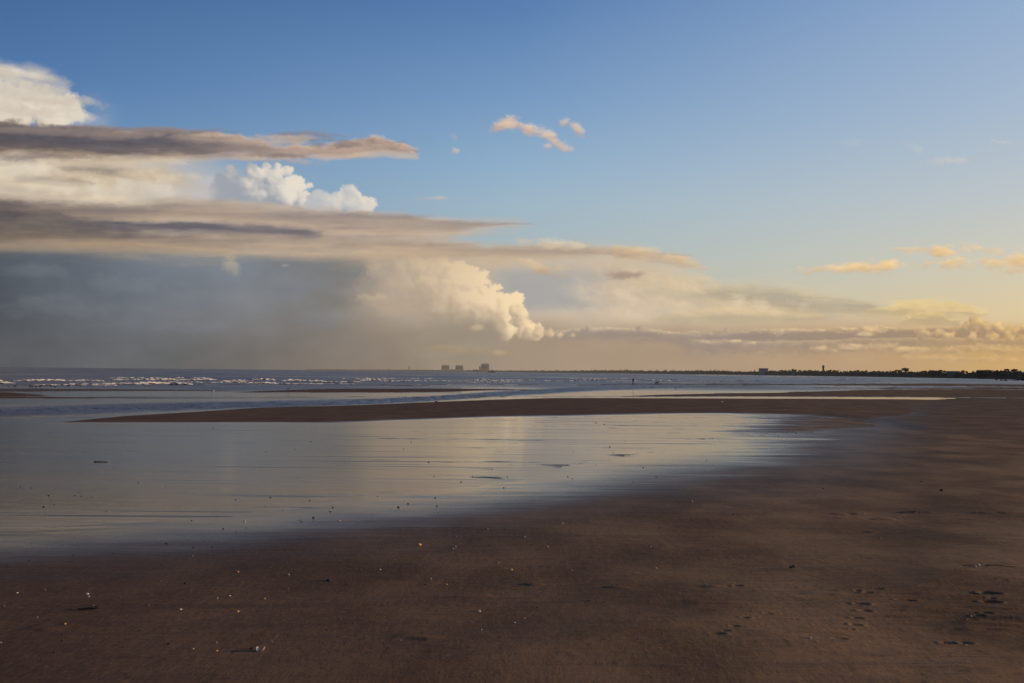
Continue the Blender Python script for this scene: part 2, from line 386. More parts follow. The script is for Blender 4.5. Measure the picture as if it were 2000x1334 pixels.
    strip(F, [(20, 352), (100, 338), (170, 350), (220, 360)], [(20, 360), (100, 358), (170, 360), (220, 362)],
          [(0, (190, 172, 152)), (.6, (170, 154, 140)), (1, (192, 174, 152))], 6, 6, 6, 26, 3, 412, .6)
    heap = [(450, 365, 26), (500, 350, 24), (535, 348, 20), (570, 365, 22), (480, 385, 36), (540, 385, 36), (590, 390, 18), (450, 335, 11), (490, 330, 12), (520, 326, 9), (540, 326, 9), (560, 335, 11), (585, 352, 10), (605, 362, 8), (430, 350, 12), (430, 385, 24)]
    cumulus(F, heap, 43, lit_l, shd_l, (.85, -.5, .12), 3, 10, 420, 14, 2.2, .97, 5, 1.5, fade=lambda u, v: ss(390, 430, u + 25 * fbm(u / 30, v / 30, 71, 3)), smooth=1.5, broad=.9, bias=-.02, grad=.16)
    cumulus(F, [(620, 398, 26), (655, 395, 20), (690, 392, 22), (715, 400, 16), (684, 371, 13), (672, 378, 10), (640, 405, 26), (705, 410, 24)], 45, lit_l, lambda u, v: np.array((184, 187, 190.)), (.85, -.5, .15), 2, 9, 425, 12, 2.4, .93, 5, 1.3, smooth=2.0, broad=.8, bias=-.06, grad=.12)
    # the tower at the far left
    cumulus(F, [(-40, 190, 50), (30, 205, 40), (80, 205, 36), (120, 215, 32), (150, 222, 20), (20, 235, 46), (100, 235, 36), (-120, 220, 80), (140, 205, 16), (60, 190, 26)], 47, lit_l, lambda u, v: np.array((188, 172, 152.)), (.7, -.2, .35), 3, 9, 262, 14, 6, .95, 12, 1.25, smooth=3.0, fineness=.24, broad=.9, bias=-.16, gamma=.9, grad=.15)
    for i, (x, y, rx, ry, al_) in enumerate([(70, 196, 60, 9, .6), (20, 176, 60, 14, .55), (100, 226, 40, 9, .5), (30, 222, 50, 10, .45), (128, 200, 22, 7, .5), (60, 165, 60, 12, .5)]):
        puff(F, x, y, rx, ry, (186, 172, 156), 655 + i, al_, .1, 30, (206, 192, 172), 2.0)  # these puffs paint shade onto the tower
    veil = curve([(-400, 40), (-100, 92), (0, 112), (70, 132), (135, 158), (150, 178), (165, 260), (200, 300)])(U + fine * 50) + fine * 22
    a = ss(0, 30, V - veil) * (1 - ss(120, 150, U + fine * 30 + (V - 150) * -.1)) * (1 - ss(225, 250, V))
    a = a * (.62 + .38 * ss(-.3, .3, fbm(U / 90, V / 34, 52, 5)) ) * (1 - .6 * ss(165, 205, V + fine * 30))
    F.over(np.array((208, 200, 188.)) + fine[..., None] * 14, a * .85)
    for k in range(16):
        x = rl0.uniform(-30, 175); y = lerp(118, 238, rl0.random()) + max(0, x - 60) * .3; y = min(y, 244)
        g_ = rl0.random() < .5
        puff(F, x, y, rl0.uniform(30, 75), rl0.uniform(7, 16), (190, 178, 164) if g_ else (222, 210, 192), 970 + k, rl0.uniform(.25, .6), .18, 26, (206, 194, 178) if g_ else (240, 228, 208), 1.8)
    a = np.exp(-((U - 185) / 32) ** 2 - ((V - 228) / 30) ** 2) * (.5 + fine * .8)
    F.over(np.array((178, 184, 192.)), np.clip(a, 0, .5))
    # ---- upper long streak
    c_up = [(0, (168, 148, 136)), (.16, (130, 120, 120)), (.42, (106, 100, 106)), (.72, (124, 112, 110)), (.92, (182, 158, 136)), (1.05, (206, 182, 154))]
    c_tip = [(0, (226, 196, 166)), (.3, (190, 164, 146)), (.7, (182, 158, 144)), (1, (214, 184, 154))]
    strip(F, [(-900, 215), (0, 237), (130, 246), (280, 254), (400, 258), (470, 270), (540, 286), (600, 287), (680, 280), (735, 272), (790, 284), (840, 299)],
          [(-900, 312), (0, 304), (150, 310), (280, 312), (420, 308), (540, 306), (640, 306), (730, 299), (800, 302), (840, 301)],
          c_up, 4, 6, 7, 30, 4, 421, .98, fade=lambda u, v: 1 - ss(560, 700, u) * .0, puffy=5)
    m = ss(380, 640, U)
    q = strip(F, [(330, 262), (400, 257), (470, 268), (540, 284), (600, 286), (680, 279), (735, 270), (790, 282), (840, 299)],
          [(330, 312), (420, 309), (540, 307), (640, 307), (730, 300), (800, 303), (840, 301)],
          c_tip, 4, 6, 7, 26, 3, 421, .95, fade=lambda u, v: ss(360, 620, u), puffy=5)
    # ---- the middle streaks, stacked
    s_soft = 16
    c_mid = [(0, (190, 172, 156)), (.25, (160, 146, 138)), (.6, (176, 156, 140)), (1, (196, 174, 150))]
    strip(F, [(-900, 360), (0, 383), (120, 388), (250, 398), (350, 388), (460, 391), (600, 402), (740, 412), (880, 424), (1000, 432), (1075, 439)],
          [(-900, 520), (0, 440), (120, 442), (250, 440), (350, 440), (460, 446), (600, 458), (740, 466), (860, 466), (930, 455), (1000, 443), (1075, 440)],
          [(0, (196, 178, 160)), (.3, (160, 146, 138)), (.55, (172, 154, 140)), (.85, (204, 180, 154)), (1, (198, 176, 150))], 7, 9, 7, 34, 6, 431, .96)
    # peach under layer
    strip(F, [(-900, 430), (0, 440), (200, 446), (420, 450), (640, 456), (780, 462), (900, 470), (1040, 476), (1160, 480), (1240, 486), (1330, 500), (1400, 523)],
          [(-900, 520), (0, 484), (150, 490), (300, 497), (420, 496), (560, 490), (700, 498), (820, 508), (950, 510), (1060, 505), (1160, 502), (1240, 506), (1330, 518), (1400, 525)],
          [(0, (196, 174, 150)), (.3, (178, 158, 138)), (.6, (168, 148, 130)), (.85, (200, 174, 142)), (1, (206, 180, 148))], 9, s_soft, 11, 30, 5, 441, .93)
    # grey-mauve lenses inside
    strip(F, [(-900, 370), (-100, 380), (0, 386), (70, 398), (140, 418), (230, 438), (300, 450)], [(-900, 500), (-100, 475), (0, 466), (70, 464), (140, 462), (230, 460), (300, 455)],
          [(0, (120, 110, 112)), (.35, (106, 100, 106)), (.7, (98, 94, 98)), (1, (128, 116, 108))], 8, 10, 9, 30, 5, 451, .93)
    strip(F, [(-900, 440), (0, 446), (150, 452), (300, 458), (400, 462)], [(-900, 500), (0, 474), (150, 471), (300, 468), (400, 465)],
          [(0, (108, 100, 102)), (.6, (100, 94, 94)), (1, (150, 132, 118))], 8, 8, 6, 26, 6, 455, .75)
    strip(F, [(300, 396), (420, 398), (560, 410), (700, 424), (780, 434)], [(300, 404), (420, 424), (560, 436), (700, 442), (780, 438)],
          [(0, (170, 154, 144)), (.5, (146, 133, 130)), (1, (172, 154, 142))], 8, 9, 7, 28, 6, 457, .75)
    strip(F, [(120, 434), (200, 428), (330, 432), (420, 434), (500, 434), (580, 442), (650, 450)], [(120, 440), (200, 446), (330, 453), (420, 456), (500, 463), (580, 466), (650, 458)],
          [(0, (122, 116, 124)), (.4, (102, 99, 108)), (1, (120, 110, 112))], 5, 5, 5, 22, 5, 461, .92)
    strip(F, [(560, 428), (640, 420), (700, 424), (770, 434)], [(560, 436), (640, 442), (700, 442), (770, 440)],
          [(0, (172, 154, 144)), (.5, (152, 138, 134)), (1, (172, 154, 142))], 5, 6, 5, 24, 5, 471, .6)
    strip(F, [(700, 470), (800, 470), (960, 478), (1100, 484), (1180, 492)], [(700, 478), (800, 492), (960, 502), (1100, 503), (1180, 498)],
          [(0, (186, 164, 142)), (.5, (170, 150, 132)), (1, (192, 168, 140))], 6, 7, 6, 26, 6, 475, .7)
    strip(F, [(-900, 478), (0, 462), (120, 462), (300, 470), (420, 480), (480, 486)], [(-900, 500), (0, 478), (120, 480), (300, 489), (420, 494), (480, 490)],
          [(0, (172, 150, 130)), (.5, (196, 168, 134)), (1, (178, 156, 132))], 6, 6, 5, 24, 6, 476, .7)
    strip(F, [(230, 400), (330, 392), (450, 398), (580, 410), (720, 424)], [(230, 410), (330, 410), (450, 416), (580, 424), (720, 428)],
          [(0, (206, 188, 168)), (.5, (176, 160, 148)), (1, (190, 170, 152))], 6, 7, 5, 24, 6, 477, .7)
    strip(F, [(330, 262), (420, 266), (520, 282)], [(330, 276), (420, 284), (520, 290)], [(0, (206, 180, 156)), (1, (160, 142, 134))], 5, 8, 5, 18, 3, 478, .6)
    strip(F, [(60, 304), (200, 308), (420, 304), (540, 302)], [(60, 309), (200, 314), (420, 310), (540, 306)], [(0, (190, 164, 142)), (1, (216, 190, 160))], 4, 5, 4, 18, 5, 479, .6)
    rl = random.Random(77)
    for k in range(46):
        x = rl.uniform(-60, 900); q_ = rl.random(); y = lerp(396 + .035 * x, 486 + .02 * x, q_); w_ = rl.uniform(90, 260); h_ = rl.uniform(3.5, 9)
        if rl.random() < .55: cc = [(0, (208, 184, 158)), (.5, (200, 174, 146)), (1, (184, 162, 140))]
        else: cc = [(0, (150, 136, 132)), (.5, (134, 122, 122)), (1, (168, 148, 132))]
        strip(F, [(x - w_, y - 1), (x - w_ * .4, y - h_), (x + w_ * .3, y - h_ * .8), (x + w_, y + 1)], [(x - w_, y + 1), (x - w_ * .3, y + h_), (x + w_ * .4, y + h_ * .7), (x + w_, y + 2)], cc, 6, 7, 5, 20, 4, 800 + k * 7, rl.uniform(.3, .62))
    # wisps that fray the upper streak and veil the white heaps
    for k in range(30):
        x = rl.uniform(-40, 720); y = rl.uniform(240, 262) + .035 * x if rl.random() < .6 else rl.uniform(300, 314); w_ = rl.uniform(40, 120)
        light_ = rl.random() < .3 + x / 1200
        puff(F, x, y, w_, rl.uniform(5, 11), (176, 156, 142) if light_ else (122, 111, 112), 900 + k, rl.uniform(.35, .75), rl.uniform(-.03, .06), 22, (214, 188, 162) if light_ else (150, 134, 126), 2.6)
    for k in range(24):
        x = rl.uniform(-60, 380); y = rl.uniform(312, 388); g_ = rl.random() < .5
        puff(F, x, y, rl.uniform(40, 130), rl.uniform(5, 14), (178, 162, 148) if g_ else (214, 194, 166), 940 + k, rl.uniform(.3, .6), rl.uniform(-.04, .1), 26, (196, 178, 160) if g_ else (238, 218, 186), 2.4)
    # thin bright wisps and small lenses around the tip
    for i, (x, y, rx, ry, al, ti, c0, c1) in enumerate([(1090, 477, 66, 9, .75, .06, (206, 186, 160), (232, 212, 182)), (1240, 487, 50, 8, .7, .12, (206, 184, 152), (228, 206, 168)),
            (1040, 516, 30, 10, .85, .25, (206, 180, 146), (230, 206, 166)), (1066, 527, 46, 11, .9, .08, (186, 162, 134), (216, 190, 152)),
            (1222, 536, 52, 8, .9, -.03, (156, 138, 124), (186, 162, 138)), (1250, 497, 74, 11, .9, .08, (182, 158, 134), (222, 194, 156)),
            (1320, 508, 56, 12, .85, .22, (196, 170, 140), (228, 200, 160)), (1366, 521, 36, 6, .8, .12, (200, 174, 142), (228, 200, 160))]):
        puff(F, x, y, rx * 1.1, ry * 1.15, c0, 680 + i, al, ti, 20, c1, 2.6)
    # ---- loose scraps in the clear sky
    P = (188, 164, 152); Hh = (230, 206, 184)
    for i, (x, y, rx, ry, al, ti) in enumerate([(990, 243, 34, 13, 1, -.02), (1035, 254, 30, 11, 1, .3), (1075, 268, 26, 12, .95, .35), (1095, 284, 20, 7, .9, .3), (1068, 286, 10, 6, .8, 0),
                                                (1102, 240, 11, 6, .75, -.2), (1126, 250, 13, 11, .8, .5), (890, 295, 10, 5, .55, 0), (850, 387, 30, 5, .4, 0), (888, 268, 8, 7, .25, 0), (805, 297, 14, 4, .8, .2)]):
        puff(F, x, y, rx * 1.12, ry * 1.2, P, 700 + i, al, ti, 20, Hh, 1.8)
    for i, (x, y, rx, ry, al, ti) in enumerate([(1850, 314, 44, 9, .5, 0), (1960, 279, 22, 6, .5, .15), (1790, 290, 22, 10, .2, .4), (1670, 278, 30, 8, .15, 0)]):
        puff(F, x, y, rx, ry, (204, 196, 190), 730 + i, al, ti, 14, (216, 204, 190), 1.5)
    for i, (x, y, rx, ry, al, ti) in enumerate([(1725, 519, 52, 11, 1, -.03), (1640, 524, 62, 8, .9, -.06), (1680, 522, 40, 6, .7, 0), (1830, 491, 56, 9, .95, .03), (1862, 514, 44, 11, .85, 0), (1975, 512, 48, 17, 1, -.1), (1925, 488, 40, 8, .5, .12), (2060, 505, 60, 20, .9, 0), (1770, 486, 30, 4, .5, 0)]):
        puff(F, x, y, rx * 1.2, ry * 1.2, (212, 178, 136), 760 + i, al, ti, 18, (250, 214, 158), 2.2)

# ---------------------------------------------------------------- scene, camera, view geometry
scene = bpy.context.scene
col = scene.collection
rnd = random.Random(7)
FOC = 1944.0; EYE = 3.0
PITCH = math.atan(59 / FOC); ROLL = 0.009
cp, sp = math.cos(PITCH), math.sin(PITCH); cr, sr = math.cos(ROLL), math.sin(ROLL)
FWD = np.array((0, cp, sp)); R0 = np.array((1., 0, 0)); U0 = np.array((0, -sp, cp))
RGT = cr * R0 + sr * U0; UPV = -sr * R0 + cr * U0

cam_d = bpy.data.cameras.new('camera'); cam = bpy.data.objects.new('camera', cam_d); col.objects.link(cam)
cam_d.lens = 36 * FOC / 2000; cam_d.sensor_width = 36; cam_d.sensor_fit = 'HORIZONTAL'
cam_d.clip_start = 0.1; cam_d.clip_end = 200000
M = Matrix.Identity(4)
for k in range(3):
    M[k][0] = RGT[k]; M[k][1] = UPV[k]; M[k][2] = -FWD[k]
M[2][3] = EYE
cam.matrix_world = M
scene.camera = cam
scene.view_settings.view_transform = 'Standard'; scene.view_settings.look = 'None'; scene.view_settings.exposure = 0
scene.cycles.max_bounces = 6; scene.cycles.transparent_max_bounces = 12
scene.cycles.caustics_reflective = False; scene.cycles.caustics_refractive = False
scene.cycles.sample_clamp_indirect = 4
scene.render.film_transparent = False

def rays(u, v):
    u = np.asarray(u, float)[..., None]; v = np.asarray(v, float)[..., None]
    return FWD + RGT * ((u - 1000) / FOC) - UPV * ((v - 667) / FOC)

def ground(u, v, z=0.0):
    """the spot on the level plane z that is seen along a bearing"""
    d = rays(u, v); t = (z - EYE) / d[2]
    return Vector((d[0] * t, d[1] * t, z))

def bearing(u, dist, z=0.0):
    """a point at a forward distance along a compass bearing, at height z"""
    hz = 717 + .009 * u
    d = rays(u, hz); t = dist / d[1]
    return Vector((d[0] * t, dist, z))

def hor(u): return 717 + .009 * u
def px_m(dist): return FOC / dist

def to_view(x, y):
    """ground position -> bearing coordinates, held steady beside and behind the beach"""
    yy = np.maximum(np.maximum(y, np.abs(x) * .55), 7.5)
    zc = yy * cp - EYE * sp; yc = -EYE * cp - yy * sp
    sx = cr * x + sr * yc; sy = -sr * x + cr * yc
    return 1000 + FOC * sx / zc, 667 - FOC * sy / zc

# ---------------------------------------------------------------- object helpers
def link(name, me, mat=None, parent=None):
    o = bpy.data.objects.new(name, me); col.objects.link(o)
    if mat is not None: me.materials.append(mat)
    if parent is not None: o.parent = parent
    return o

def tag(o, label=None, cat=None, group=None, kind=None):
    if label: o['label'] = label
    if cat: o['category'] = cat
    if group: o['group'] = group
    if kind: o['kind'] = kind
    return o

def empty(name, loc, rz=0.0, scale=1.0):
    o = bpy.data.objects.new(name, None); col.objects.link(o)
    o.location = loc; o.rotation_euler = (0, 0, rz); o.scale = (scale,) * 3
    o.empty_display_size = .2
    return o

def copy_tree(o, parent=None):
    c = o.copy(); col.objects.link(c)
    if parent is not None: c.parent = parent
    for ch in list(o.children): copy_tree(ch, c)
    return c

def grid_mesh(name, P, attrs=None, smooth=True, keep=None):
    h, w = P.shape[:2]
    idx = np.arange(h * w).reshape(h, w)
    q = np.stack([idx[:-1, :-1], idx[:-1, 1:], idx[1:, 1:], idx[1:, :-1]], -1).reshape(-1, 4)
    if keep is not None: q = q[keep.reshape(-1)]
    me = bpy.data.meshes.new(name)
    me.vertices.add(h * w); me.vertices.foreach_set('co', P.reshape(-1).astype(np.float32))
    me.loops.add(q.size); me.loops.foreach_set('vertex_index', q.reshape(-1).astype(np.int32))
    me.polygons.add(len(q)); me.polygons.foreach_set('loop_start', (np.arange(len(q)) * 4).astype(np.int32))
    me.update(calc_edges=True)
    me.polygons.foreach_set('use_smooth', np.full(len(q), smooth))
    for n, a in (attrs or {}).items():
        if a.ndim == 2:
            at = me.attributes.new(n, 'FLOAT', 'POINT'); at.data.foreach_set('value', a.reshape(-1).astype(np.float32))
        else:
            at = me.attributes.new(n, 'FLOAT_COLOR', 'POINT')
            rgba = np.concatenate([a, np.ones(a.shape[:2] + (1,))], -1)
            at.data.foreach_set('color', rgba.reshape(-1).astype(np.float32))
    me.validate()
    return me

class MB:
    """collects simple solids into one mesh"""
    def __init__(self): self.bm = bmesh.new()
    def box(self, x0, x1, y0, y1, z0, z1, top=1.0, bevel=0):
        cx, cy = (x0 + x1) / 2, (y0 + y1) / 2
        v = [self.bm.verts.new(p) for p in ((x0, y0, z0), (x1, y0, z0), (x1, y1, z0), (x0, y1, z0))]
        w = [self.bm.verts.new((cx + (p[0] - cx) * top, cy + (p[1] - cy) * top, z1)) for p in ((x0, y0), (x1, y0), (x1, y1), (x0, y1))]
        fs = [v[::-1], w] + [[v[i], v[(i + 1) % 4], w[(i + 1) % 4], w[i]] for i in range(4)]
        for f in fs: self.bm.faces.new(f)
        return self
    def tube(self, pts, radii, n=7, cap=True):
        prev = None; P = [Vector(p) for p in pts]
        for i, p in enumerate(P):
            d = (P[min(i + 1, len(P) - 1)] - P[max(i - 1, 0)]).normalized()
            a = d.orthogonal().normalized() if abs(d.z) < .9 else Vector((1, 0, 0)) - d * d.x
            a.normalize(); b = d.cross(a)
            ring = [self.bm.verts.new(p + (a * math.cos(t) + b * math.sin(t)) * radii[i]) for t in [2 * math.pi * k / n for k in range(n)]]
            if prev:
                for k in range(n): self.bm.faces.new((prev[k], prev[(k + 1) % n], ring[(k + 1) % n], ring[k]))
            elif cap: self.bm.faces.new(ring[::-1])
            prev = ring
        if cap: self.bm.faces.new(prev)
        return self
    def gable(self, x0, x1, y0, y1, z0, z1, over=.3):
        x0 -= over; x1 += over; y0 -= over; y1 += over; m = (y0 + y1) / 2
        a = [self.bm.verts.new(p) for p in ((x0, y0, z0), (x1, y0, z0), (x1, y1, z0), (x0, y1, z0), (x0, m, z1), (x1, m, z1))]
        for f in ((0, 1, 5, 4), (2, 3, 4, 5), (1, 2, 5), (3, 0, 4), (3, 2, 1, 0)): self.bm.faces.new([a[k] for k in f])
        return self
    def ball(self, c, r, sub=2):
        g = bmesh.ops.create_icosphere(self.bm, subdivisions=sub, radius=1.0)
        for v in g['verts']: v.co = Vector((v.co.x * r[0] + c[0], v.co.y * r[1] + c[1], v.co.z * r[2] + c[2]))
        return g['verts']
    def mesh(self, name, smooth=False):
        bmesh.ops.recalc_face_normals(self.bm, faces=self.bm.faces[:])
        me = bpy.data.meshes.new(name); self.bm.to_mesh(me); self.bm.free()
        if smooth: me.polygons.foreach_set('use_smooth', np.full(len(me.polygons), True))
        return me
    def build(self, name, mat, parent=None, smooth=False):
        return link(name, self.mesh(name, smooth), mat, parent)

# ---------------------------------------------------------------- materials
def new_mat(name):
    m = bpy.data.materials.new(name); m.use_nodes = True
    nt = m.node_tree; nt.nodes.clear()
    out = nt.nodes.new('ShaderNodeOutputMaterial')
    return m, nt, out

class N:
    """short hand for wiring nodes"""
    def __init__(self, nt): self.nt = nt
    def _in(self, sock, v):
        if hasattr(v, 'links') or isinstance(v, bpy.types.NodeSocket): self.nt.links.new(v, sock)
        elif isinstance(v, (tuple, list)) and len(v) == 3 and sock.type == 'RGBA': sock.default_value = (*v, 1)
        else: sock.default_value = v
    def node(self, t, **kw):
        n = self.nt.nodes.new(t)
        for k, v in kw.items(): setattr(n, k, v)
        return n
    def math(self, op, a, b=0.0, clamp=False):
        n = self.node('ShaderNodeMath', operation=op, use_clamp=clamp); self._in(n.inputs[0], a); self._in(n.inputs[1], b); return n.outputs[0]
    def mix(self, f, a, b):
        n = self.node('ShaderNodeMix', data_type='RGBA'); self._in(n.inputs[0], f); self._in(n.inputs[6], a); self._in(n.inputs[7], b); return n.outputs[2]
    def mixf(self, f, a, b):
        n = self.node('ShaderNodeMix', data_type='FLOAT'); self._in(n.inputs[0], f); self._in(n.inputs[2], a); self._in(n.inputs[3], b); return n.outputs[0]
    def step(self, x, a, b, lo=0.0, hi=1.0):
        n = self.node('ShaderNodeMapRange', interpolation_type='SMOOTHSTEP'); self._in(n.inputs[0], x)
        n.inputs[1].default_value = a; n.inputs[2].default_value = b; n.inputs[3].default_value = lo; n.inputs[4].default_value = hi; return n.outputs[0]
    def noise(self, vec, scale, detail=4, rough=.55, stretch=(1, 1, 1), dist=0.0):
        m = self.node('ShaderNodeMapping'); self.nt.links.new(vec, m.inputs[0]); m.inputs['Scale'].default_value = stretch
        n = self.node('ShaderNodeTexNoise'); self.nt.links.new(m.outputs[0], n.inputs['Vector'])
        n.inputs['Scale'].default_value = scale; n.inputs['Detail'].default_value = detail; n.inputs['Roughness'].default_value = rough; n.inputs['Distortion'].default_value = dist
        return n.outputs['Fac']
    def attr(self, name):
        n = self.node('ShaderNodeAttribute', attribute_name=name); return n
    def coord(self): return self.node('ShaderNodeTexCoord').outputs['Object']
    def bump(self, h, strength, dist, normal=None):
        n = self.node('ShaderNodeBump'); self._in(n.inputs['Strength'], strength); self._in(n.inputs['Distance'], dist); self._in(n.inputs['Height'], h)
        if normal is not None: self._in(n.inputs['Normal'], normal)
        return n.outputs[0]

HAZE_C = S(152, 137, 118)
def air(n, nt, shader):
    """sea haze as a glow mixed into far materials, thicker with distance"""
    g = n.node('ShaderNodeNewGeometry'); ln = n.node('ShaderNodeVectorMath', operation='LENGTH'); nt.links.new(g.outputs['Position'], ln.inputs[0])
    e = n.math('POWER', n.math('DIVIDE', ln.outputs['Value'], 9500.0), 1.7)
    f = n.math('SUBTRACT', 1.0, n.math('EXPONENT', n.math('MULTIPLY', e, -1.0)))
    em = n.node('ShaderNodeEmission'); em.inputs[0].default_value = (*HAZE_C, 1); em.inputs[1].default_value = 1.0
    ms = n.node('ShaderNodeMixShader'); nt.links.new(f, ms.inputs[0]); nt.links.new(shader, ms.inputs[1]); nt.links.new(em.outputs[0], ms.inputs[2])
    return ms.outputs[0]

def plain(name, c, rough=.8, var=.25, scale=3.0, spec=.3, metal=0.0, far=False):
    """a matte procedural surface with uneven tone"""
    m, nt, out = new_mat(name); n = N(nt)
    f = n.noise(n.coord(), scale, 5, .6)
    f2 = n.noise(n.coord(), scale * 9, 3, .6)
    k = n.math('ADD', n.math('MULTIPLY', f, .7), n.math('MULTIPLY', f2, .3))
    k = n.step(k, .3, .7)
    c0 = tuple(v * (1 - var) for v in c); c1 = tuple(min(1, v * (1 + var)) for v in c)
    b = n.node('ShaderNodeBsdfPrincipled')
    nt.links.new(n.mix(k, c0, c1), b.inputs['Base Color']); b.inputs['Roughness'].default_value = rough
    b.inputs['Specular IOR Level'].default_value = spec; b.inputs['Metallic'].default_value = metal
    nt.links.new(n.bump(f2, .25, .02), b.inputs['Normal'])
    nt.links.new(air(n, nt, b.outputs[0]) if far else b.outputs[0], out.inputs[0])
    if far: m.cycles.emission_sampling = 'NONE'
    return m

# ---------------------------------------------------------------- daylight: low sun from the right, graded evening sky
SUN_AZ = math.radians(91); SUN_EL = math.radians(8)
sd = Vector((math.sin(SUN_AZ) * math.cos(SUN_EL), math.cos(SUN_AZ) * math.cos(SUN_EL), math.sin(SUN_EL)))
sun_d = bpy.data.lights.new('sun', 'SUN'); sun_d.energy = 4.8; sun_d.angle = math.radians(.6); sun_d.color = (1.0, .68, .38)
sun = bpy.data.objects.new('sun', sun_d); col.objects.link(sun)
sun.rotation_euler = (-sd).to_track_quat('-Z', 'Y').to_euler(); sun.location = (40, 7, 12)

world = bpy.data.worlds.new('World'); scene.world = world; world.use_nodes = True
wt = world.node_tree; wt.nodes.clear(); w = N(wt)
gen = w.node('ShaderNodeTexCoord').outputs['Generated']
sep = w.node('ShaderNodeSeparateXYZ'); wt.links.new(gen, sep.inputs[0])
el = w.math('DIVIDE', w.math('ARCSINE', sep.outputs[2]), math.pi / 2)
el = w.math('MAXIMUM', el, 0.0)
az = w.math('ARCTAN2', sep.outputs[0], sep.outputs[1])
def ramp(stops):
    """stops: (elevation in view units above the horizon, display colour)"""
    n = w.node('ShaderNodeValToRGB'); wt.links.new(el, n.inputs[0]); r = n.color_ramp; r.interpolation = 'B_SPLINE' if False else 'EASE'
    r.interpolation = 'LINEAR'
    while len(r.elements) > 1: r.elements.remove(r.elements[-1])
    for i, (e, c) in enumerate(stops):
        p = min(1.0, math.atan(e / FOC) / (math.pi / 2)) if e < 9e4 else 1.0
        k = r.elements[0] if i == 0 else r.elements.new(p)
        k.position = p; k.color = (*S(*c), 1)
    return n.outputs[0]
Z = (46, 74, 118)
sky_l = ramp([(0, (112, 122, 134)), (250, (120, 152, 186)), (400, (98, 138, 182)), (520, (80, 120, 172)), (720, (62, 99, 150)), (1300, (50, 84, 134)), (9e5, Z)])
sky_m = ramp([(0, (196, 186, 164)), (220, (174, 188, 190)), (330, (162, 186, 202)), (400, (148, 179, 206)), (540, (121, 157, 198)), (720, (90, 129, 181)), (1300, (62, 98, 150)), (9e5, Z)])
sky_r = ramp([(0, (228, 190, 140)), (120, (226, 204, 164)), (220, (210, 206, 190)), (320, (194, 201, 204)), (480, (170, 189, 211)), (720, (142, 171, 209)), (1300, (92, 128, 172)), (9e5, Z)])
sky_s = ramp([(0, (255, 206, 120)), (120, (250, 214, 140)), (320, (226, 206, 164)), (720, (176, 186, 196)), (1400, (110, 142, 178)), (9e5, Z)])
A = math.atan(1000 / FOC)
def lin(x, a, b):
    n = w.node('ShaderNodeMapRange'); n.clamp = True; wt.links.new(x, n.inputs[0]); n.inputs[1].default_value = a; n.inputs[2].default_value = b; return n.outputs[0]
c = w.mix(lin(az, -A, 0), sky_l, sky_m)
c = w.mix(lin(az, 0, A), c, sky_r)
c = w.mix(lin(az, A, math.radians(75)), c, sky_s)
c = w.mix(lin(az, math.radians(95), math.radians(150)), c, sky_l)
nish = w.node('ShaderNodeTexSky', sky_type='NISHITA'); nish.sun_disc = False
nish.sun_elevation = SUN_EL; nish.sun_rotation = SUN_AZ; nish.air_density = 1.0; nish.dust_density = 1.0; nish.ozone_density = 1.5
bg1 = w.node('ShaderNodeBackground'); wt.links.new(nish.outputs[0], bg1.inputs[0]); bg1.inputs[1].default_value = .10
bg2 = w.node('ShaderNodeBackground'); wt.links.new(c, bg2.inputs[0]); bg2.inputs[1].default_value = 1.0
mx = w.node('ShaderNodeMixShader'); mx.inputs[0].default_value = .9
wt.links.new(bg1.outputs[0], mx.inputs[1]); wt.links.new(bg2.outputs[0], mx.inputs[2])
wo = w.node('ShaderNodeOutputWorld'); wt.links.new(mx.outputs[0], wo.inputs[0])

# ---------------------------------------------------------------- the clouds: a patch of dome far out over the sea
us = np.concatenate([np.linspace(-1000, -62, 60, endpoint=False), np.arange(-62, 2062, SKY_STEP), np.linspace(2064, 3000, 60)])
vs = np.concatenate([np.linspace(-200, -22, 14, endpoint=False), np.arange(-22, 745, SKY_STEP), np.linspace(746, 770, 6)])
F = CloudField(us, vs); paint_clouds(F)
edge_f = ss(-1000, -700, F.U) * (1 - ss(2700, 3000, F.U))
al = F.A * edge_f
ccol = F.C / np.maximum(F.A, 1e-4)[..., None]
ccol = np.clip(ccol, 0, 255) / 255
ccol = np.where(ccol <= .04045, ccol / 12.92, ((ccol + .055) / 1.055) ** 2.4)
D = rays(F.U, F.V); D = D / np.linalg.norm(D, axis=-1, keepdims=True)
P = D * 40000.0; P[..., 2] += EYE
a_max = np.maximum(np.maximum(al[:-1, :-1], al[1:, :-1]), np.maximum(al[:-1, 1:], al[1:, 1:]))
me = grid_mesh('sky', P, {'cloud': ccol, 'cover': al}, keep=a_max > .003)
m, nt, out = new_mat('cloud_light'); n = N(nt)
em = n.node('ShaderNodeEmission'); nt.links.new(n.attr('cloud').outputs['Color'], em.inputs[0]); em.inputs[1].default_value = 1.0
tr = n.node('ShaderNodeBsdfTransparent'); ms = n.node('ShaderNodeMixShader')
nt.links.new(n.attr('cover').outputs['Fac'], ms.inputs[0]); nt.links.new(tr.outputs[0], ms.inputs[1]); nt.links.new(em.outputs[0], ms.inputs[2])
nt.links.new(ms.outputs[0], out.inputs[0])
m.cycles.emission_sampling = 'NONE'
tag(link('sky', me, m), kind='structure')
del F, P, D, ccol

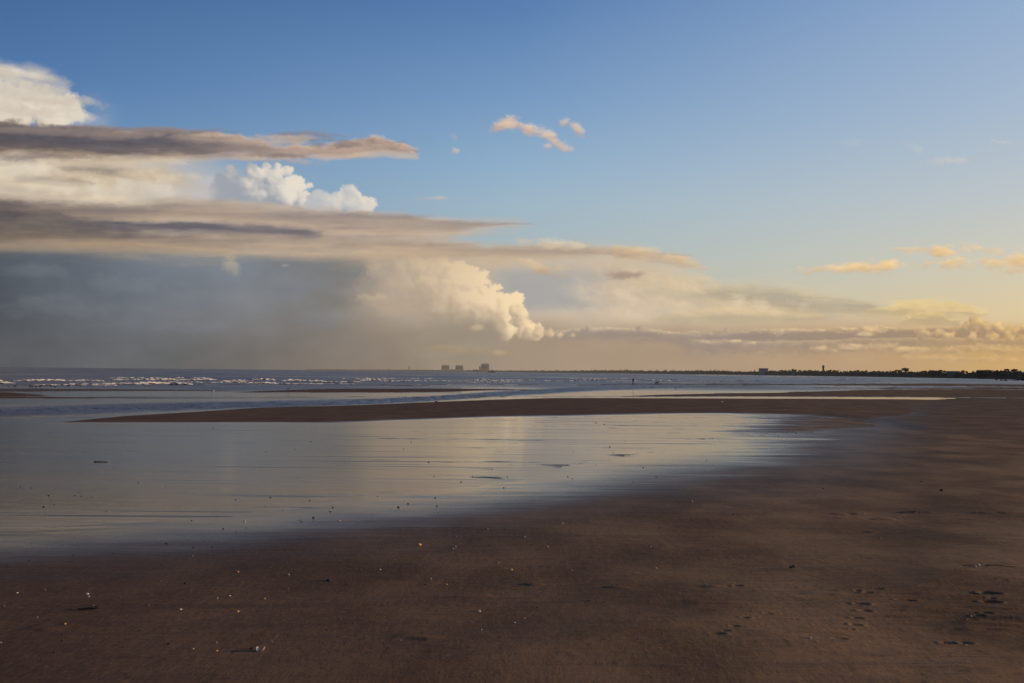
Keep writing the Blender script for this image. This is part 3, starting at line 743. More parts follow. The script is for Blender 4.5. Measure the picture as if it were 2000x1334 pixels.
# ---------------------------------------------------------------- the beach: sand heights above the standing water
v_near = curve([(-900, 1092), (-400, 1082), (0, 1066), (200, 1052), (400, 1036), (600, 1012), (800, 996), (950, 976), (1100, 948), (1250, 918), (1400, 897), (1560, 880), (1640, 866), (1700, 855), (1760, 838), (1850, 806), (2000, 780), (2600, 770)])
v_far = curve([(-900, 826), (0, 829), (300, 828), (600, 828), (800, 822), (1000, 816), (1200, 812), (1400, 810), (1560, 812), (1640, 818), (1700, 826), (1760, 838), (1850, 850), (3000, 900)])
v_back = curve([(-900, 845), (0, 832), (100, 826), (250, 813), (400, 803.5), (500, 797), (700, 791), (850, 785), (1000, 779.5), (1100, 777.5), (1300, 778), (1500, 778.5), (1750, 779.8), (2000, 782), (3000, 790)])
BARS = [  # far sand bars: upper and lower waterlines
    ([(440, 766), (520, 763), (700, 758.8), (850, 758.6), (960, 759.6), (1050, 761)], [(440, 766.6), (520, 767), (700, 767), (850, 766.4), (960, 763), (1050, 761.4)], .05),
    ([(-900, 764), (0, 766), (70, 770), (110, 775), (300, 776.3), (560, 776.6), (640, 777)], [(-900, 786), (0, 779), (70, 778.8), (110, 778.4), (300, 778.2), (560, 777.8), (640, 777.3)], .035),
    ([(1060, 751), (1250, 749.4), (1400, 749.2), (1600, 749.2), (1800, 748.4), (1900, 746.8), (2000, 745), (3000, 742)], [(1060, 751.6), (1250, 751.8), (1400, 752), (1600, 753), (1800, 754.5), (1900, 755), (2000, 756.5), (3000, 760)], .06),
    ([(1180, 774.6), (1300, 770.5), (1400, 768.5), (1500, 767), (1600, 764), (1750, 760.5), (2000, 758.5), (3000, 756)], [(1180, 775.4), (1300, 775), (1400, 774.8), (1500, 775), (1600, 775.3), (1750, 776), (2000, 778), (3000, 786)], .06),
    ([(1560, 757.5), (1700, 757), (1850, 756.5), (2000, 755)], [(1560, 758), (1700, 759.5), (1850, 760.5), (2000, 762)], .03),
]
BARS.append(([(-900, 757), (0, 758.6), (200, 759.6), (400, 761.5), (480, 763.5)], [(-900, 766), (0, 765.5), (200, 764.2), (400, 764.2), (480, 764.6)], .02))  # low wet bar added in place of the dark wave faces
BARS = [(curve(a), curve(b), h, a[0][0], a[-1][0]) for a, b, h in BARS]
PRINTS = [(1694, 1213, 9, 1), (1684, 1242, 13, 1), (1690, 1258, 13, 1), (1674, 1274, 12, 1), (1672, 1287, 10, 1), (1664, 1298, 6, .8), (1640, 1318, 12, .6),
          (1716, 1205, 10, .9), (1675, 1209, 8, .6), (1770, 1233, 16, .8), (1935, 1217, 16, 1), (1937, 1228, 8, 1), (1935, 1236, 16, 1), (1928, 1263, 10, 1), (1914, 1270, 8, 1), (1960, 1188, 9, .5), (1902, 1279, 9, 1),
          (1545, 1150, 14, -.35), (1040, 1174, 14, -.8), (1203, 1187, 12, -.8), (1456, 1272, 9, .8), (1704, 1062, 8, -.8), (1400, 1306, 14, .5), (1420, 1300, 9, .5), (1435, 1290, 9, .5), (1850, 1327, 14, .7), (1884, 1326, 12, .8),
          (1641, 1020, 9, -.9), (1674, 1020, 10, -.9), (1778, 1020, 11, -.9), (1808, 1021, 11, -.9), (1922, 1025, 11, -.9), (1957, 1025, 11, -.7), (1725, 1033, 11, -.7), (1505, 1016, 9, -.5), (1640, 1030, 9, -.4), (1895, 1039, 10, -.5),
          (1395, 1190, 12, -.6), (1440, 1190, 10, .7), (1500, 1262, 8, .5), (1600, 1148, 9, .4)]
SCARPS = [(862, 1204, 80, 1.0), (812, 1308, 46, 1.1), (73, 1271, 34, .9), (1690, 1127, 90, .55), (1400, 1235, 60, .7), (1420, 1246, 80, .8), (1380, 1252, 60, .6), (1780, 1218, 60, .6), (1720, 1268, 130, .8), (1830, 1258, 60, .9), (1960, 1252, 60, 1.), (1970, 1276, 70, 1.2), (1960, 1292, 80, 1.1), (1940, 1300, 60, .9), (1650, 1208, 50, .6),
          (1000, 1062, 44, .7), (1640, 1190, 60, .5), (1620, 1218, 40, .7), (1760, 1257, 70, .9), (1880, 1300, 40, .8), (1930, 1311, 60, .7)]

def sand(x, y):
    """-> height above still water, wetness, dampness mixed with painted left-side shading"""
    u, v = to_view(x, y)
    dy = v - hor(u)
    nl = fbm(x / 9, y / 14, 101, 4)
    streak = fbm(x / 3.2, y / .75, 111, 5, .6)
    streak2 = fbm(x / 9.0, y / 1.6, 121, 4, .55)
    near = np.clip((v - v_near(u) + 30) + nl * 18 + streak * 14 + streak2 * 12, -400, 400)
    hn = np.where(near > 0, .0009 * near, .0016 * near)
    far = v_far(u) - v + nl * 1.2 + streak2 * 1.0
    hf = np.minimum(.010 * far, .10 + .05 * nl)
    hb = np.minimum(.035 * (v - v_back(u) + nl * .6), .16)
    H = np.maximum(hn, np.minimum(hf, hb))
    # shallow bed with low ripple crests that break the surface in places
    inpool = (hn < 0) & (hf < 0)
    right = ss(500, 1200, u)
    crest = streak2 * .7 + streak * .55 - .39 + .17 * right + .16 * ss(-14, 0, near * (v > v_far(u))) 
    bed = np.clip(-.012 + .012 * nl, -.03, -.003)
    pool = np.maximum(np.maximum(H, bed), -.03)
    pool = np.where(inpool, np.maximum(np.minimum(pool, bed), np.clip(crest, -.2, .3) * .014), pool)
    fray = 1 - ss(1400, 1790, u + streak2 * 150 + streak * 60 + nl * 40)
    pool = np.where(inpool & (fray < .97), np.maximum(pool, .003), pool)
    H = np.where(v > v_back(u), np.where(inpool, pool, H), H)
    wet = 1 - ss(-.004, .135, np.where(near > 0, hn, 9))
    wet = np.maximum(wet, np.where(inpool, np.where(fray < .97, np.maximum(fray, .42 * (1 - ss(1640, 1900, u + nl * 60))), 1 - .55 * ss(-.001, .004, pool)), 0))
    wet = wet ** 1.5 * fray
    wet = np.maximum(wet, .38 * (near > 0) * (1 - ss(0, .16, np.maximum(hn, 0))) * (1 - ss(1650, 1900, u + nl * 60)))
    rim = (1 - ss(.004, .045, hf)) * fray
    wet = np.maximum(wet, np.where((hn < 0) & (hf >= 0), rim, 0))
    H = np.clip(H, -.5, None)
    for a, b, h, ua, ub in BARS:
        d = np.minimum(b(u) - v, v - a(u)) + nl * .25
        d = d - np.maximum(np.maximum(ua + 20 - u, u - ub + 20), 0) * .05 * (ub < 2500)
        hh = np.minimum(.03 * d, h)
        H = np.maximum(H, np.maximum(hh, -.5))
        wet = np.where(hh > 0, np.maximum(0, 1 - ss(.0, .03, hh)) * .85, wet)
    # real damp by the water, plus painted shading toward the left side
    damp_and_shade = np.clip(1.05 - ss(-300, 2000, u + nl * 240 + streak2 * 120), 0, 1)
    damp_and_shade = np.maximum(damp_and_shade, np.where(v < v_far(u), .95 - .5 * ss(1000, 2100, u), 0))
    damp_and_shade = np.clip(damp_and_shade + .35 * (1 - ss(0, 140, near)) * (near > 0), 0, 1)
    # near detail: ripple streaks, footprints, little scarps
    nd = np.zeros_like(H)
    zone = (y > 4) & (y < 26) & (np.abs(x) < 30)
    if zone.any():
        zx, zy, zu, zv = x[zone], y[zone], u[zone], v[zone]
        k = ss(900, 1900, zu + 150 * nl[zone]) * ss(1080, 1230, zv)
        r1 = fbm(zx / 1.3, zy / .17, 131, 4, .5)
        r2 = fbm(zx / .5, zy / .3, 132, 4, .6)
        r3 = fbm(zx / 2.4, zy / .7, 133, 3)
        z = (.005 + .028 * k) * r1 * (.4 + np.clip(r3 + .3, 0, 1)) + .004 * r2 + .012 * r3 * (.3 + k)
        for (pu, pv, w_, s_) in PRINTS:
            c0 = ground(pu, pv); m_ = px_m(c0.y)
            rx = w_ / m_; ry = max(.035, rx * .62)
            dx = (zx - c0.x) / rx; dyy = (zy - c0.y) / ry
            q = np.sqrt(dx * dx + dyy * dyy + .5 * dx * dyy) + .8 * r2 + .5 * r1
            z = z - s_ * rx * .30 * np.exp(-q ** 3 * .8) + abs(s_) * rx * .16 * np.exp(-((q - 1.35) / .35) ** 2)
        for (pu, pv, w_, s_) in SCARPS:
            c0 = ground(pu, pv); m_ = px_m(c0.y); L_ = w_ / m_
            dx = (zx - c0.x) / L_; yy = zy - c0.y + .05 * np.sin(dx * 2.2) + .03 * r1 - .04 * dx
            z = z + s_ * .021 * np.exp(-dx ** 4) * (1 / (1 + np.exp(-yy / .012)) - 1 / (1 + np.exp(-(yy - .16) / .08)) )
        nd[zone] = z * ss(0, 46, near[zone]) * (.25 + .75 * ss(20, 220, near[zone]))
    return H + nd, np.clip(wet, 0, 1), damp_and_shade

def polar(ths, rs):
    T, Rr = np.meshgrid(ths, rs)
    return np.sin(T) * Rr, np.cos(T) * Rr

th_in = np.arctan((np.arange(-120, 2121, 2.0) - 1000) / FOC)
th = np.concatenate([np.linspace(-math.pi, th_in[0], 70, endpoint=False), th_in, np.linspace(th_in[-1], math.pi, 71)[1:]])
rows = np.concatenate([np.array([.02, .8, 2, 3.5, 5, 6.5, 7.8, 8.5]), FOC * EYE / np.arange(635, 105, -1.0), FOC * EYE / np.arange(105, 14, -.5), np.array([430, 470, 540, 640, 800])])
X, Y = polar(th, rows)
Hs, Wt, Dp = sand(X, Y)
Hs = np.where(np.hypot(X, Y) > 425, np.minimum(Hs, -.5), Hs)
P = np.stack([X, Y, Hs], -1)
sand_me = grid_mesh('beach_sand', P, {'wet': Wt, 'damp_and_shade': Dp})
m, nt, out = new_mat('sand'); n = N(nt)
co = n.coord(); wet = n.attr('wet').outputs['Fac']; damp_and_shade = n.attr('damp_and_shade').outputs['Fac']
big = n.noise(co, .45, 5, .55, (1, .7, 1)); med = n.noise(co, 2.2, 5, .6, (.35, 1.4, 1)); fine = n.noise(co, 60, 3, .7); grain = n.noise(co, 260, 2, .8)
strk = n.noise(co, 1.1, 5, .62, (.22, 2.4, 1), .4)
c0 = n.mix(n.step(big, .34, .68), (.138, .082, .046), (.300, .180, .098))
c0 = n.mix(n.math('MULTIPLY', n.step(strk, .52, .74), .55), c0, (.110, .076, .058))
c0 = n.mix(n.math('MULTIPLY', n.step(med, .5, .75), .3), c0, (.19, .135, .095))
c0 = n.mix(n.math('MULTIPLY', damp_and_shade, .7), c0, (.085, .048, .034))  # damp tone and painted left-side shading darken the base colour together
c0 = n.mix(n.math('MULTIPLY', n.step(grain, .45, .75), .45), c0, (.05, .034, .024))
c0 = n.mix(n.math('MULTIPLY', n.step(fine, .60, .78), .2), c0, (.26, .19, .14))
spk = n.noise(co, 24, 3, .7, (1, .33, 1)); cast = n.noise(co, 7, 4, .7, (1, .4, 1))
c0 = n.mix(n.math('MULTIPLY', n.step(spk, .56, .72), .45), c0, (.045, .030, .022))
c0 = n.mix(n.math('MULTIPLY', n.step(spk, .44, .30), .30), c0, (.30, .20, .125))
c0 = n.mix(n.math('MULTIPLY', n.step(cast, .60, .74), .45), c0, (.055, .036, .026))
wn = n.math('ADD', wet, n.math('MULTIPLY', n.math('SUBTRACT', strk, .5), n.math('MULTIPLY', n.math('MULTIPLY', wet, n.math('SUBTRACT', 1.0, wet)), 2.2)), True)
c0 = n.mix(n.math('MULTIPLY', wn, .8), c0, (.040, .032, .028))
b = n.node('ShaderNodeBsdfPrincipled'); nt.links.new(c0, b.inputs['Base Color'])
rr = n.mixf(n.math('POWER', wn, .6), .9, .10)
nt.links.new(rr, b.inputs['Roughness'])
b.inputs['IOR'].default_value = 1.33
nt.links.new(n.mixf(n.step(wn, .05, 1.0), .10, .35), b.inputs['Specular IOR Level'])
dry = n.math('SUBTRACT', 1.0, n.math('MULTIPLY', wn, .985))
bm1 = n.bump(n.math('ADD', fine, n.math('MULTIPLY', grain, .5)), n.math('MULTIPLY', dry, .8), .008)
bm2 = n.bump(n.math('ADD', n.math('ADD', strk, med), n.math('MULTIPLY', cast, .5)), n.math('MULTIPLY', dry, 1.0), .035, bm1)
nt.links.new(bm2, b.inputs['Normal']); nt.links.new(b.outputs[0], out.inputs[0])
SAND = m
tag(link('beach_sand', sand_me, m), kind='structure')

def sand_z(x, y):
    h, _, _ = sand(np.array([x]), np.array([y])); return float(h[0])

# seabed and land far around, so that the ground reaches the horizon
xs = np.concatenate([-np.geomspace(90000, 60, 24), np.linspace(-40, 40, 6), np.geomspace(60, 90000, 24)])
X, Y = np.meshgrid(xs, xs)
P = np.stack([X, Y, np.where(np.hypot(X, Y) < 700, -6.0, -4.0)], -1)
tag(link('seabed', grid_mesh('seabed', P), SAND), kind='structure')

# ---------------------------------------------------------------- standing water on the beach, and the sea
def water_mat(name, rough, c, r_scale, strength, dist, stretch=(1, 1, 1), spec=.5):
    m, nt, out = new_mat(name); n = N(nt); co = n.coord()
    b = n.node('ShaderNodeBsdfPrincipled'); b.inputs['IOR'].default_value = 1.33; b.inputs['Specular IOR Level'].default_value = spec
    f = n.noise(co, r_scale, 4, .6, stretch); g = n.noise(co, r_scale * .13, 3, .5, stretch)
    nt.links.new(n.mix(n.step(g, .35, .65), tuple(k * .8 for k in c), tuple(k * 1.2 for k in c)), b.inputs['Base Color'])
    ln = n.noise(co, r_scale * .55, 5, .62, (.10, 2.6, 1), .3)
    nt.links.new(n.math('ADD', n.mixf(n.step(g, .3, .7), rough * .7, rough * 1.3), n.step(ln, .54, .68, 0, .22)), b.inputs['Roughness'])
    nt.links.new(n.step(ln, .53, .68, spec, spec * .66), b.inputs['Specular IOR Level'])
    nt.links.new(n.bump(f, strength, dist), b.inputs['Normal'])
    nt.links.new(b.outputs[0], out.inputs[0])
    return m
POOL = water_mat('pool_water', .085, (.040, .034, .030), 1.6, .5, .012, (.3, 1.7, 1), .31)
SEA, nt, out = new_mat('sea_water'); n = N(nt); co = n.coord(); ch = n.attr('chop').outputs['Fac']
b = n.node('ShaderNodeBsdfPrincipled'); b.inputs['IOR'].default_value = 1.33
f = n.noise(co, .9, 4, .6, (.55, 1.2, 1)); g = n.noise(co, .06, 4, .6, (.5, 1.2, 1)); lines = n.noise(co, .35, 4, .6, (.06, 1.5, 1))
nt.links.new(n.mix(n.step(g, .35, .65), (.020, .027, .039), (.034, .043, .058)), b.inputs['Base Color'])
calmr = n.mixf(n.step(lines, .54, .68), .05, .28)
nt.links.new(n.mixf(ch, calmr, .30), b.inputs['Roughness'])
nt.links.new(n.mixf(ch, .40, .125), b.inputs['Specular IOR Level'])
bn = n.bump(f, n.mixf(ch, .06, 1.0), .30); nt.links.new(bn, b.inputs['Normal'])
# choppy water: wave slopes mirror only part of the low sky
gl = n.node('ShaderNodeBsdfGlossy'); nt.links.new(n.mix(n.step(g, .3, .7), (.25, .235, .225), (.37, .345, .33)), gl.inputs['Color']); gl.inputs['Roughness'].default_value = .32; nt.links.new(bn, gl.inputs['Normal'])
df = n.node('ShaderNodeBsdfDiffuse'); df.inputs['Color'].default_value = (.022, .028, .040, 1)
ad = n.node('ShaderNodeAddShader'); nt.links.new(gl.outputs[0], ad.inputs[0]); nt.links.new(df.outputs[0], ad.inputs[1])
mxs = n.node('ShaderNodeMixShader'); nt.links.new(n.step(ch, .1, .9, 0, .82), mxs.inputs[0]); nt.links.new(b.outputs[0], mxs.inputs[1]); nt.links.new(ad.outputs[0], mxs.inputs[2])
nt.links.new(mxs.outputs[0], out.inputs[0])

uu = np.concatenate([np.linspace(-3500, -140, 40, endpoint=False), np.arange(-140, 2141, 20.), np.linspace(2160, 2600, 8)])
def mid(u): return np.minimum((v_far(u) + np.minimum(v_back(u), v_far(u))) / 2, v_far(u) - .4)
rowsP = []
for k in np.linspace(0, 1, 40):
    vv = lerp(mid(uu), 1090 + 0 * uu, k ** 1.6)
    d = rays(uu, vv); t = -EYE / d[:, 2]; rowsP.append(d * t[:, None] + np.array((0, 0, EYE)))
tag(link('tidal_pool', grid_mesh('tidal_pool', np.array(rowsP)), POOL), kind='structure')

us2 = np.concatenate([np.linspace(-6000, -80, 70, endpoint=False), np.arange(-80, 2081, 2.), np.linspace(2084, 6000, 60)])
Us = us2[None, :]
dyr = np.concatenate([np.linspace(0, 1, 150)])
rip = curve([(-900, 815), (0, 804), (250, 797), (500, 790), (700, 785), (850, 778), (950, 771), (1050, 765), (1150, 759), (1300, 756), (1500, 754)])
rip_w = curve([(-900, 12), (0, 9), (300, 7.5), (500, 6), (850, 4.5), (1100, 4.5), (1300, 3), (1500, .8)])
d0 = mid(us2) - hor(us2)
rowsP = []; floor_dy = np.concatenate([np.geomspace(1, .0035, 60)])
steps = list(np.linspace(0, 1, 170))
for k in steps:
    rowsP.append(lerp(d0, 1.5 + 0 * d0, k))
for f in (1.1, .8, .55, .35, .2, .1, .06): rowsP.append(0 * d0 + f)
DY = np.array(rowsP); UU = np.broadcast_to(us2, DY.shape); VV = DY + hor(UU)
Dr = rays(UU, VV); t = -EYE / Dr[..., 2]; P = Dr * t[..., None]; P[..., 2] = 0
X, Y = P[..., 0], P[..., 1]
ar = np.exp(-((VV - rip(UU)) / rip_w(UU)) ** 2) * (UU < 1500)
calm = ss(0, 12, d0[None, :] - DY)
z = ar * (.30 * fbm(X / 1.6, Y / 4.2, 201, 4, .6) + .05 * fbm(X / .8, Y / 2, 202, 3))
sea_k = 1 - ss(30, 46, DY)
z = z + sea_k * calm * (.13 * fbm(X / 13, Y / 16, 203, 4, .55)) * np.clip(1 - Y / 2500, .1, 1)
P[..., 2] = np.where(Y < 1500, z * calm, 0)
open_sea = 1 - ss(34, 50, DY * (1 + .25 * (UU > 900)) + 5 * fbm(X / 40, Y / 60, 207, 3))
chop = np.clip(np.maximum(np.minimum(ar * 1.6, 1), open_sea * (.95 + .05 * ss(1, 7, DY)) * (.75 + .5 * fbm(X / 60, Y / 120, 208, 4))), 0, 1)
sea_me = grid_mesh('sea', P, {'chop': chop})
sea = tag(link('sea', sea_me, SEA), kind='structure')

# ---------------------------------------------------------------- breakers: smooth swells in the sea mesh, foam on them
m, nt, out = new_mat('foam'); n = N(nt); co = n.coord()
b = n.node('ShaderNodeBsdfPrincipled'); f = n.noise(co, 2.5, 5, .65)
nt.links.new(n.mix(n.step(f, .35, .6), (.26, .26, .26), (.56, .55, .53)), b.inputs['Base Color']); b.inputs['Roughness'].default_value = .75
nt.links.new(n.bump(f, .6, .15), b.inputs['Normal']); nt.links.new(b.outputs[0], out.inputs[0]); FOAM = m
BREAK = [  # bearing from, to; view height; crest m; foam share
    (-200, 34, 748.4, .42, .95), (-80, 6, 743.6, .3, .8), (20, 210, 744.2, .26, .55), (60, 130, 743.0, .26, .6), (120, 300, 750.4, .22, .6), (186, 268, 750.2, .26, .6), (210, 356, 742.5, .34, .9), (262, 332, 749.0, .38, .95), (326, 378, 751, .22, .6),
    (340, 430, 742.2, .32, .75), (376, 418, 741.8, .34, .95), (430, 500, 743.8, .28, .7), (486, 540, 742.4, .40, .95), (480, 545, 748.6, .26, .65), (545, 640, 744.6, .34, .75), (560, 592, 743.8, .40, .95), (600, 712, 746.6, .34, .9), (690, 760, 742.8, .26, .6), (722, 744, 741.8, .42, 1.), (740, 830, 744.2, .22, .7),
    (816, 905, 744.6, .2, .6), (890, 1054, 743.2, .26, .9), (920, 960, 741.8, .30, .8), (1040, 1150, 744, .18, .5), (1130, 1186, 742.8, .34, .85), (1180, 1250, 744.4, .22, .6), (1250, 1302, 743.4, .36, .95), (1290, 1340, 744.6, .28, .75), (1308, 1334, 742.2, .34, .8), (1345, 1455, 745.4, .22, .95), (1410, 1490, 743.6, .30, .95),
    (1500, 1580, 743.8, .2, .5), (1570, 1616, 742.6, .38, .9), (1612, 1660, 742.8, .26, .6), (1634, 1704, 740.8, .36, .85), (1700, 1770, 740.2, .28, .6), (1340, 1480, 733.2, .6, .45), (1480, 1590, 735.2, .55, .45), (1550, 1650, 736.6, .42, .45), (1700, 1810, 743.6, .2, .6), (1820, 1940, 743.8, .2, .5), (1936, 1978, 742.0, .4, .6),
    (60, 240, 752.6, .14, .45), (300, 500, 747, .2, .5), (500, 700, 750.0, .14, .45), (900, 1020, 746.5, .14, .5), (1100, 1240, 740.0, .26, .35), (640, 860, 739.4, .26, .3), (200, 420, 738.6, .26, .3)]
fm_P = []; wv_P = []
def strip_faces(bm, P):
    vs_ = [[bm.verts.new(p) for p in r] for r in P]
    for i in range(len(vs_) - 1):
        for j in range(len(vs_[0]) - 1): bm.faces.new((vs_[i][j], vs_[i][j + 1], vs_[i + 1][j + 1], vs_[i + 1][j]))
bm_f = bmesh.new(); bm_w = bmesh.new()
for bi, (ua, ub, v0, hgt, share) in enumerate(BREAK):
    a = ground(ua, v0 + (.6 if bi % 2 else -.3)); c_ = ground(ub, v0)
    dist = (a.y + c_.y) / 2; L_ = (c_ - a).length
    nx_ = int(np.clip(L_ / .2, 20, 320)); s = np.linspace(0, 1, nx_)
    px_ = lerp(a.x, c_.x, s); py_ = lerp(a.y, c_.y, s) + 1.5 * perlin(s * L_ / 9, s * 0 + bi, 300 + bi)
    wid = 1.6 + hgt * 2.2
    q = np.linspace(-1, 1, 11)
    taper = ss(0, .16, s) * (1 - ss(.84, 1, s))
    hs = hgt * taper * (.7 + .5 * perlin(s * L_ / 6, s * 0 + 3.3 + bi, 320 + bi))
    prof = np.where(q > 0, np.exp(-(q / .55) ** 2), np.exp(-(q / .30) ** 2))
    Z_ = hs[None, :] * prof[:, None] * .8 - .05
    Xg = np.broadcast_to(px_, Z_.shape); Yg = py_[None, :] + q[:, None] * wid
    strip_faces(bm_w, np.stack([Xg, Yg, Z_], -1))
    q2 = np.linspace(-.75, .35, 9)
    prof2 = np.where(q2 > 0, np.exp(-(q2 / .55) ** 2), np.exp(-(q2 / .34) ** 2))
    Xf = np.broadcast_to(px_, (9, nx_)); Yf = py_[None, :] + q2[:, None] * wid
    nz = fbm(Xf / 1.1, Yf / 1.8, 340 + bi, 4, .65)
    patch = fbm(Xf / 3.4, Yf / 6, 341 + bi, 3)
    Zf = hs[None, :] * prof2[:, None] * .8 - .05 + (.16 + .8 * hs[None, :]) * (np.clip(nz + .34, -.1, 1) * 1.1) + np.minimum(0, (patch + (share - .5) * 1.1)) * 1.6 * hgt + .02
    Zf = Zf - .5 * (1 - ss(0, .05, s) * (1 - ss(.95, 1, s)))[None, :]
    strip_faces(bm_f, np.stack([Xf, Yf, Zf], -1))
me = bpy.data.meshes.new('sea_foam'); bm_f.to_mesh(me); bm_f.free()
tag(link('sea_foam', me, FOAM), kind='stuff', label='white foam on the breaking waves in the middle distance', cat='foam')
tmp = bpy.data.meshes.new('swell'); bm_w.to_mesh(tmp); bm_w.free()
for p in tmp.polygons: p.use_smooth = True
bmj = bmesh.new(); bmj.from_mesh(sea_me); bmj.from_mesh(tmp); bmj.to_mesh(sea_me); bmj.free(); bpy.data.meshes.remove(tmp)
ca = sea_me.attributes['chop']; cv = np.ones(len(sea_me.vertices), np.float32); cv[:chop.size] = chop.reshape(-1); ca.data.foreach_set('value', cv)

# ---------------------------------------------------------------- materials for the things
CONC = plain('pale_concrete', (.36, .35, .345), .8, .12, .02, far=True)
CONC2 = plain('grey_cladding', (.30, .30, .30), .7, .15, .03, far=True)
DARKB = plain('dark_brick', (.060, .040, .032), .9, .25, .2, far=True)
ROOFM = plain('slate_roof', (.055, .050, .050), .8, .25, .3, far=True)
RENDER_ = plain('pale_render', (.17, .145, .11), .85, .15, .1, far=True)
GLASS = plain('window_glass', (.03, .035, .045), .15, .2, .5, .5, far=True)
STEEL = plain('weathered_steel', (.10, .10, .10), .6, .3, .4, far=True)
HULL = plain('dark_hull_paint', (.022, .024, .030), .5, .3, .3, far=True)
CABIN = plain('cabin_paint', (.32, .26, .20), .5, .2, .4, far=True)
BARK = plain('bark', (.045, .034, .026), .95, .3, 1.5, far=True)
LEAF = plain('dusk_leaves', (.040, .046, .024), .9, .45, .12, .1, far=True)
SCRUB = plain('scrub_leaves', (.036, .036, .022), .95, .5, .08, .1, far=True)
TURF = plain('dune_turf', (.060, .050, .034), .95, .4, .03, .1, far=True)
ROCK = plain('wet_black_rock', (.018, .017, .017), .6, .4, .6, .4)
CLOTH = plain('dark_coat', (.018, .018, .022), .9, .3, 6, .2)
TROUS = plain('dark_trousers', (.022, .022, .026), .9, .3, 6, .2)
SKIN_ = plain('skin', (.36, .21, .15), .6, .1, 9, .4)
HAIR = plain('dark_hair', (.02, .014, .01), .7, .3, 20, .3)
FUR = plain('black_fur', (.012, .011, .011), .8, .4, 12, .2)
FEATH = plain('dark_feathers', (.035, .032, .032), .8, .5, 14, .2)
FEATW = plain('pale_feathers', (.50, .48, .45), .8, .2, 14, .2)
BEAK = plain('bird_beak_and_legs', (.10, .06, .02), .6, .3, 20, .3)

# ---------------------------------------------------------------- the coast across the water
D_coast = curve([(500, 9000), (595, 7200), (800, 6400), (1000, 5400), (1200, 4200), (1300, 3500), (1500, 2400), (1700, 1650), (1850, 1220), (2000, 920), (2300, 640), (2900, 430), (3600, 330)])
top_v = curve([(560, 722.6), (592, 722.3), (604, 720.9), (640, 720.6), (700, 721.4), (800, 721.6), (860, 722.4), (960, 723.2), (1100, 723.3), (1170, 722.8), (1200, 722.8), (1290, 724.0), (1400, 723.6), (1450, 725.6), (1500, 724.5), (1550, 724), (1600, 724.5), (1650, 726), (1700, 726), (1760, 726), (1850, 727.5), (1900, 728.5), (1930, 726), (1970, 724), (2000, 726), (2200, 720), (3600, 700)])
ul = np.concatenate([np.arange(588, 2101, 1.5), np.arange(2105, 3600, 12.)])
Dl = D_coast(ul); crest = np.maximum((hor(ul) - top_v(ul)) * Dl / FOC + EYE, .8)
crest = crest * .93 * (1 + .22 * perlin(ul / 7, ul * 0, 501) + .12 * perlin(ul / 3, ul * 0, 502))
prof = [(-.012, -1.5), (0, .25), (.006, .72), (.015, .95), (.03, 1.0), (.06, .8), (.12, .35), (.2, -.5)]
rowsP = []
for off, k in prof:
    yy = Dl * (1 + off)
    d = rays(ul, hor(ul)); t = yy / d[:, 1]
    rowsP.append(np.stack([d[:, 0] * t, yy, np.where(k > 0, crest * k, k * 1.0)], -1))
tag(link('headland', grid_mesh('headland', np.array(rowsP)), TURF), kind='structure')

def land_h(u, off=.03):
    return float(np.interp(u, ul, crest)) * (1.0 if .012 < off < .05 else .8)

# low scrub that clothes the bank: uncountable, one mass
bm = bmesh.new()
def leaf_quad(bm, c, s, rnd):
    a = Vector((rnd.gauss(0, 1), rnd.gauss(0, 1), rnd.gauss(0, 1))).normalized(); b_ = a.orthogonal().normalized(); c_ = a.cross(b_)
    th_ = rnd.uniform(0, 6.28); e = (b_ * math.cos(th_) + c_ * math.sin(th_)) * s; f_ = (c_ * math.cos(th_) - b_ * math.sin(th_)) * s * rnd.uniform(.5, 1)
    c = Vector(c)
    bm.faces.new([bm.verts.new(c + e + f_), bm.verts.new(c - e + f_), bm.verts.new(c - e - f_), bm.verts.new(c + e - f_)])
rs = random.Random(91)
for k in range(7000):
    u = 1150 + 1000 * rs.random() ** .7
    D_ = float(D_coast(u)); off = rs.uniform(.002, .03)
    p = bearing(u, D_ * (1 + off)); h = land_h(u, off) * (.6 + .5 * off / .03)
    clump = .5 + .9 * float(perlin(np.array([u / 9.]), np.array([1.7]), 505)[0])
    leaf_quad(bm, (p.x, p.y, h * rs.uniform(.4, 1.0) + max(0, clump) * rs.uniform(0, 2.4) * (D_ / 2000 + .4)), .55 + .5 * D_ / 1500, rs)
me = bpy.data.meshes.new('coastal_scrub'); bm.to_mesh(me); bm.free()
tag(link('coastal_scrub', me, SCRUB), 'dark low scrub covering the far shore bank', 'scrub', kind='stuff')

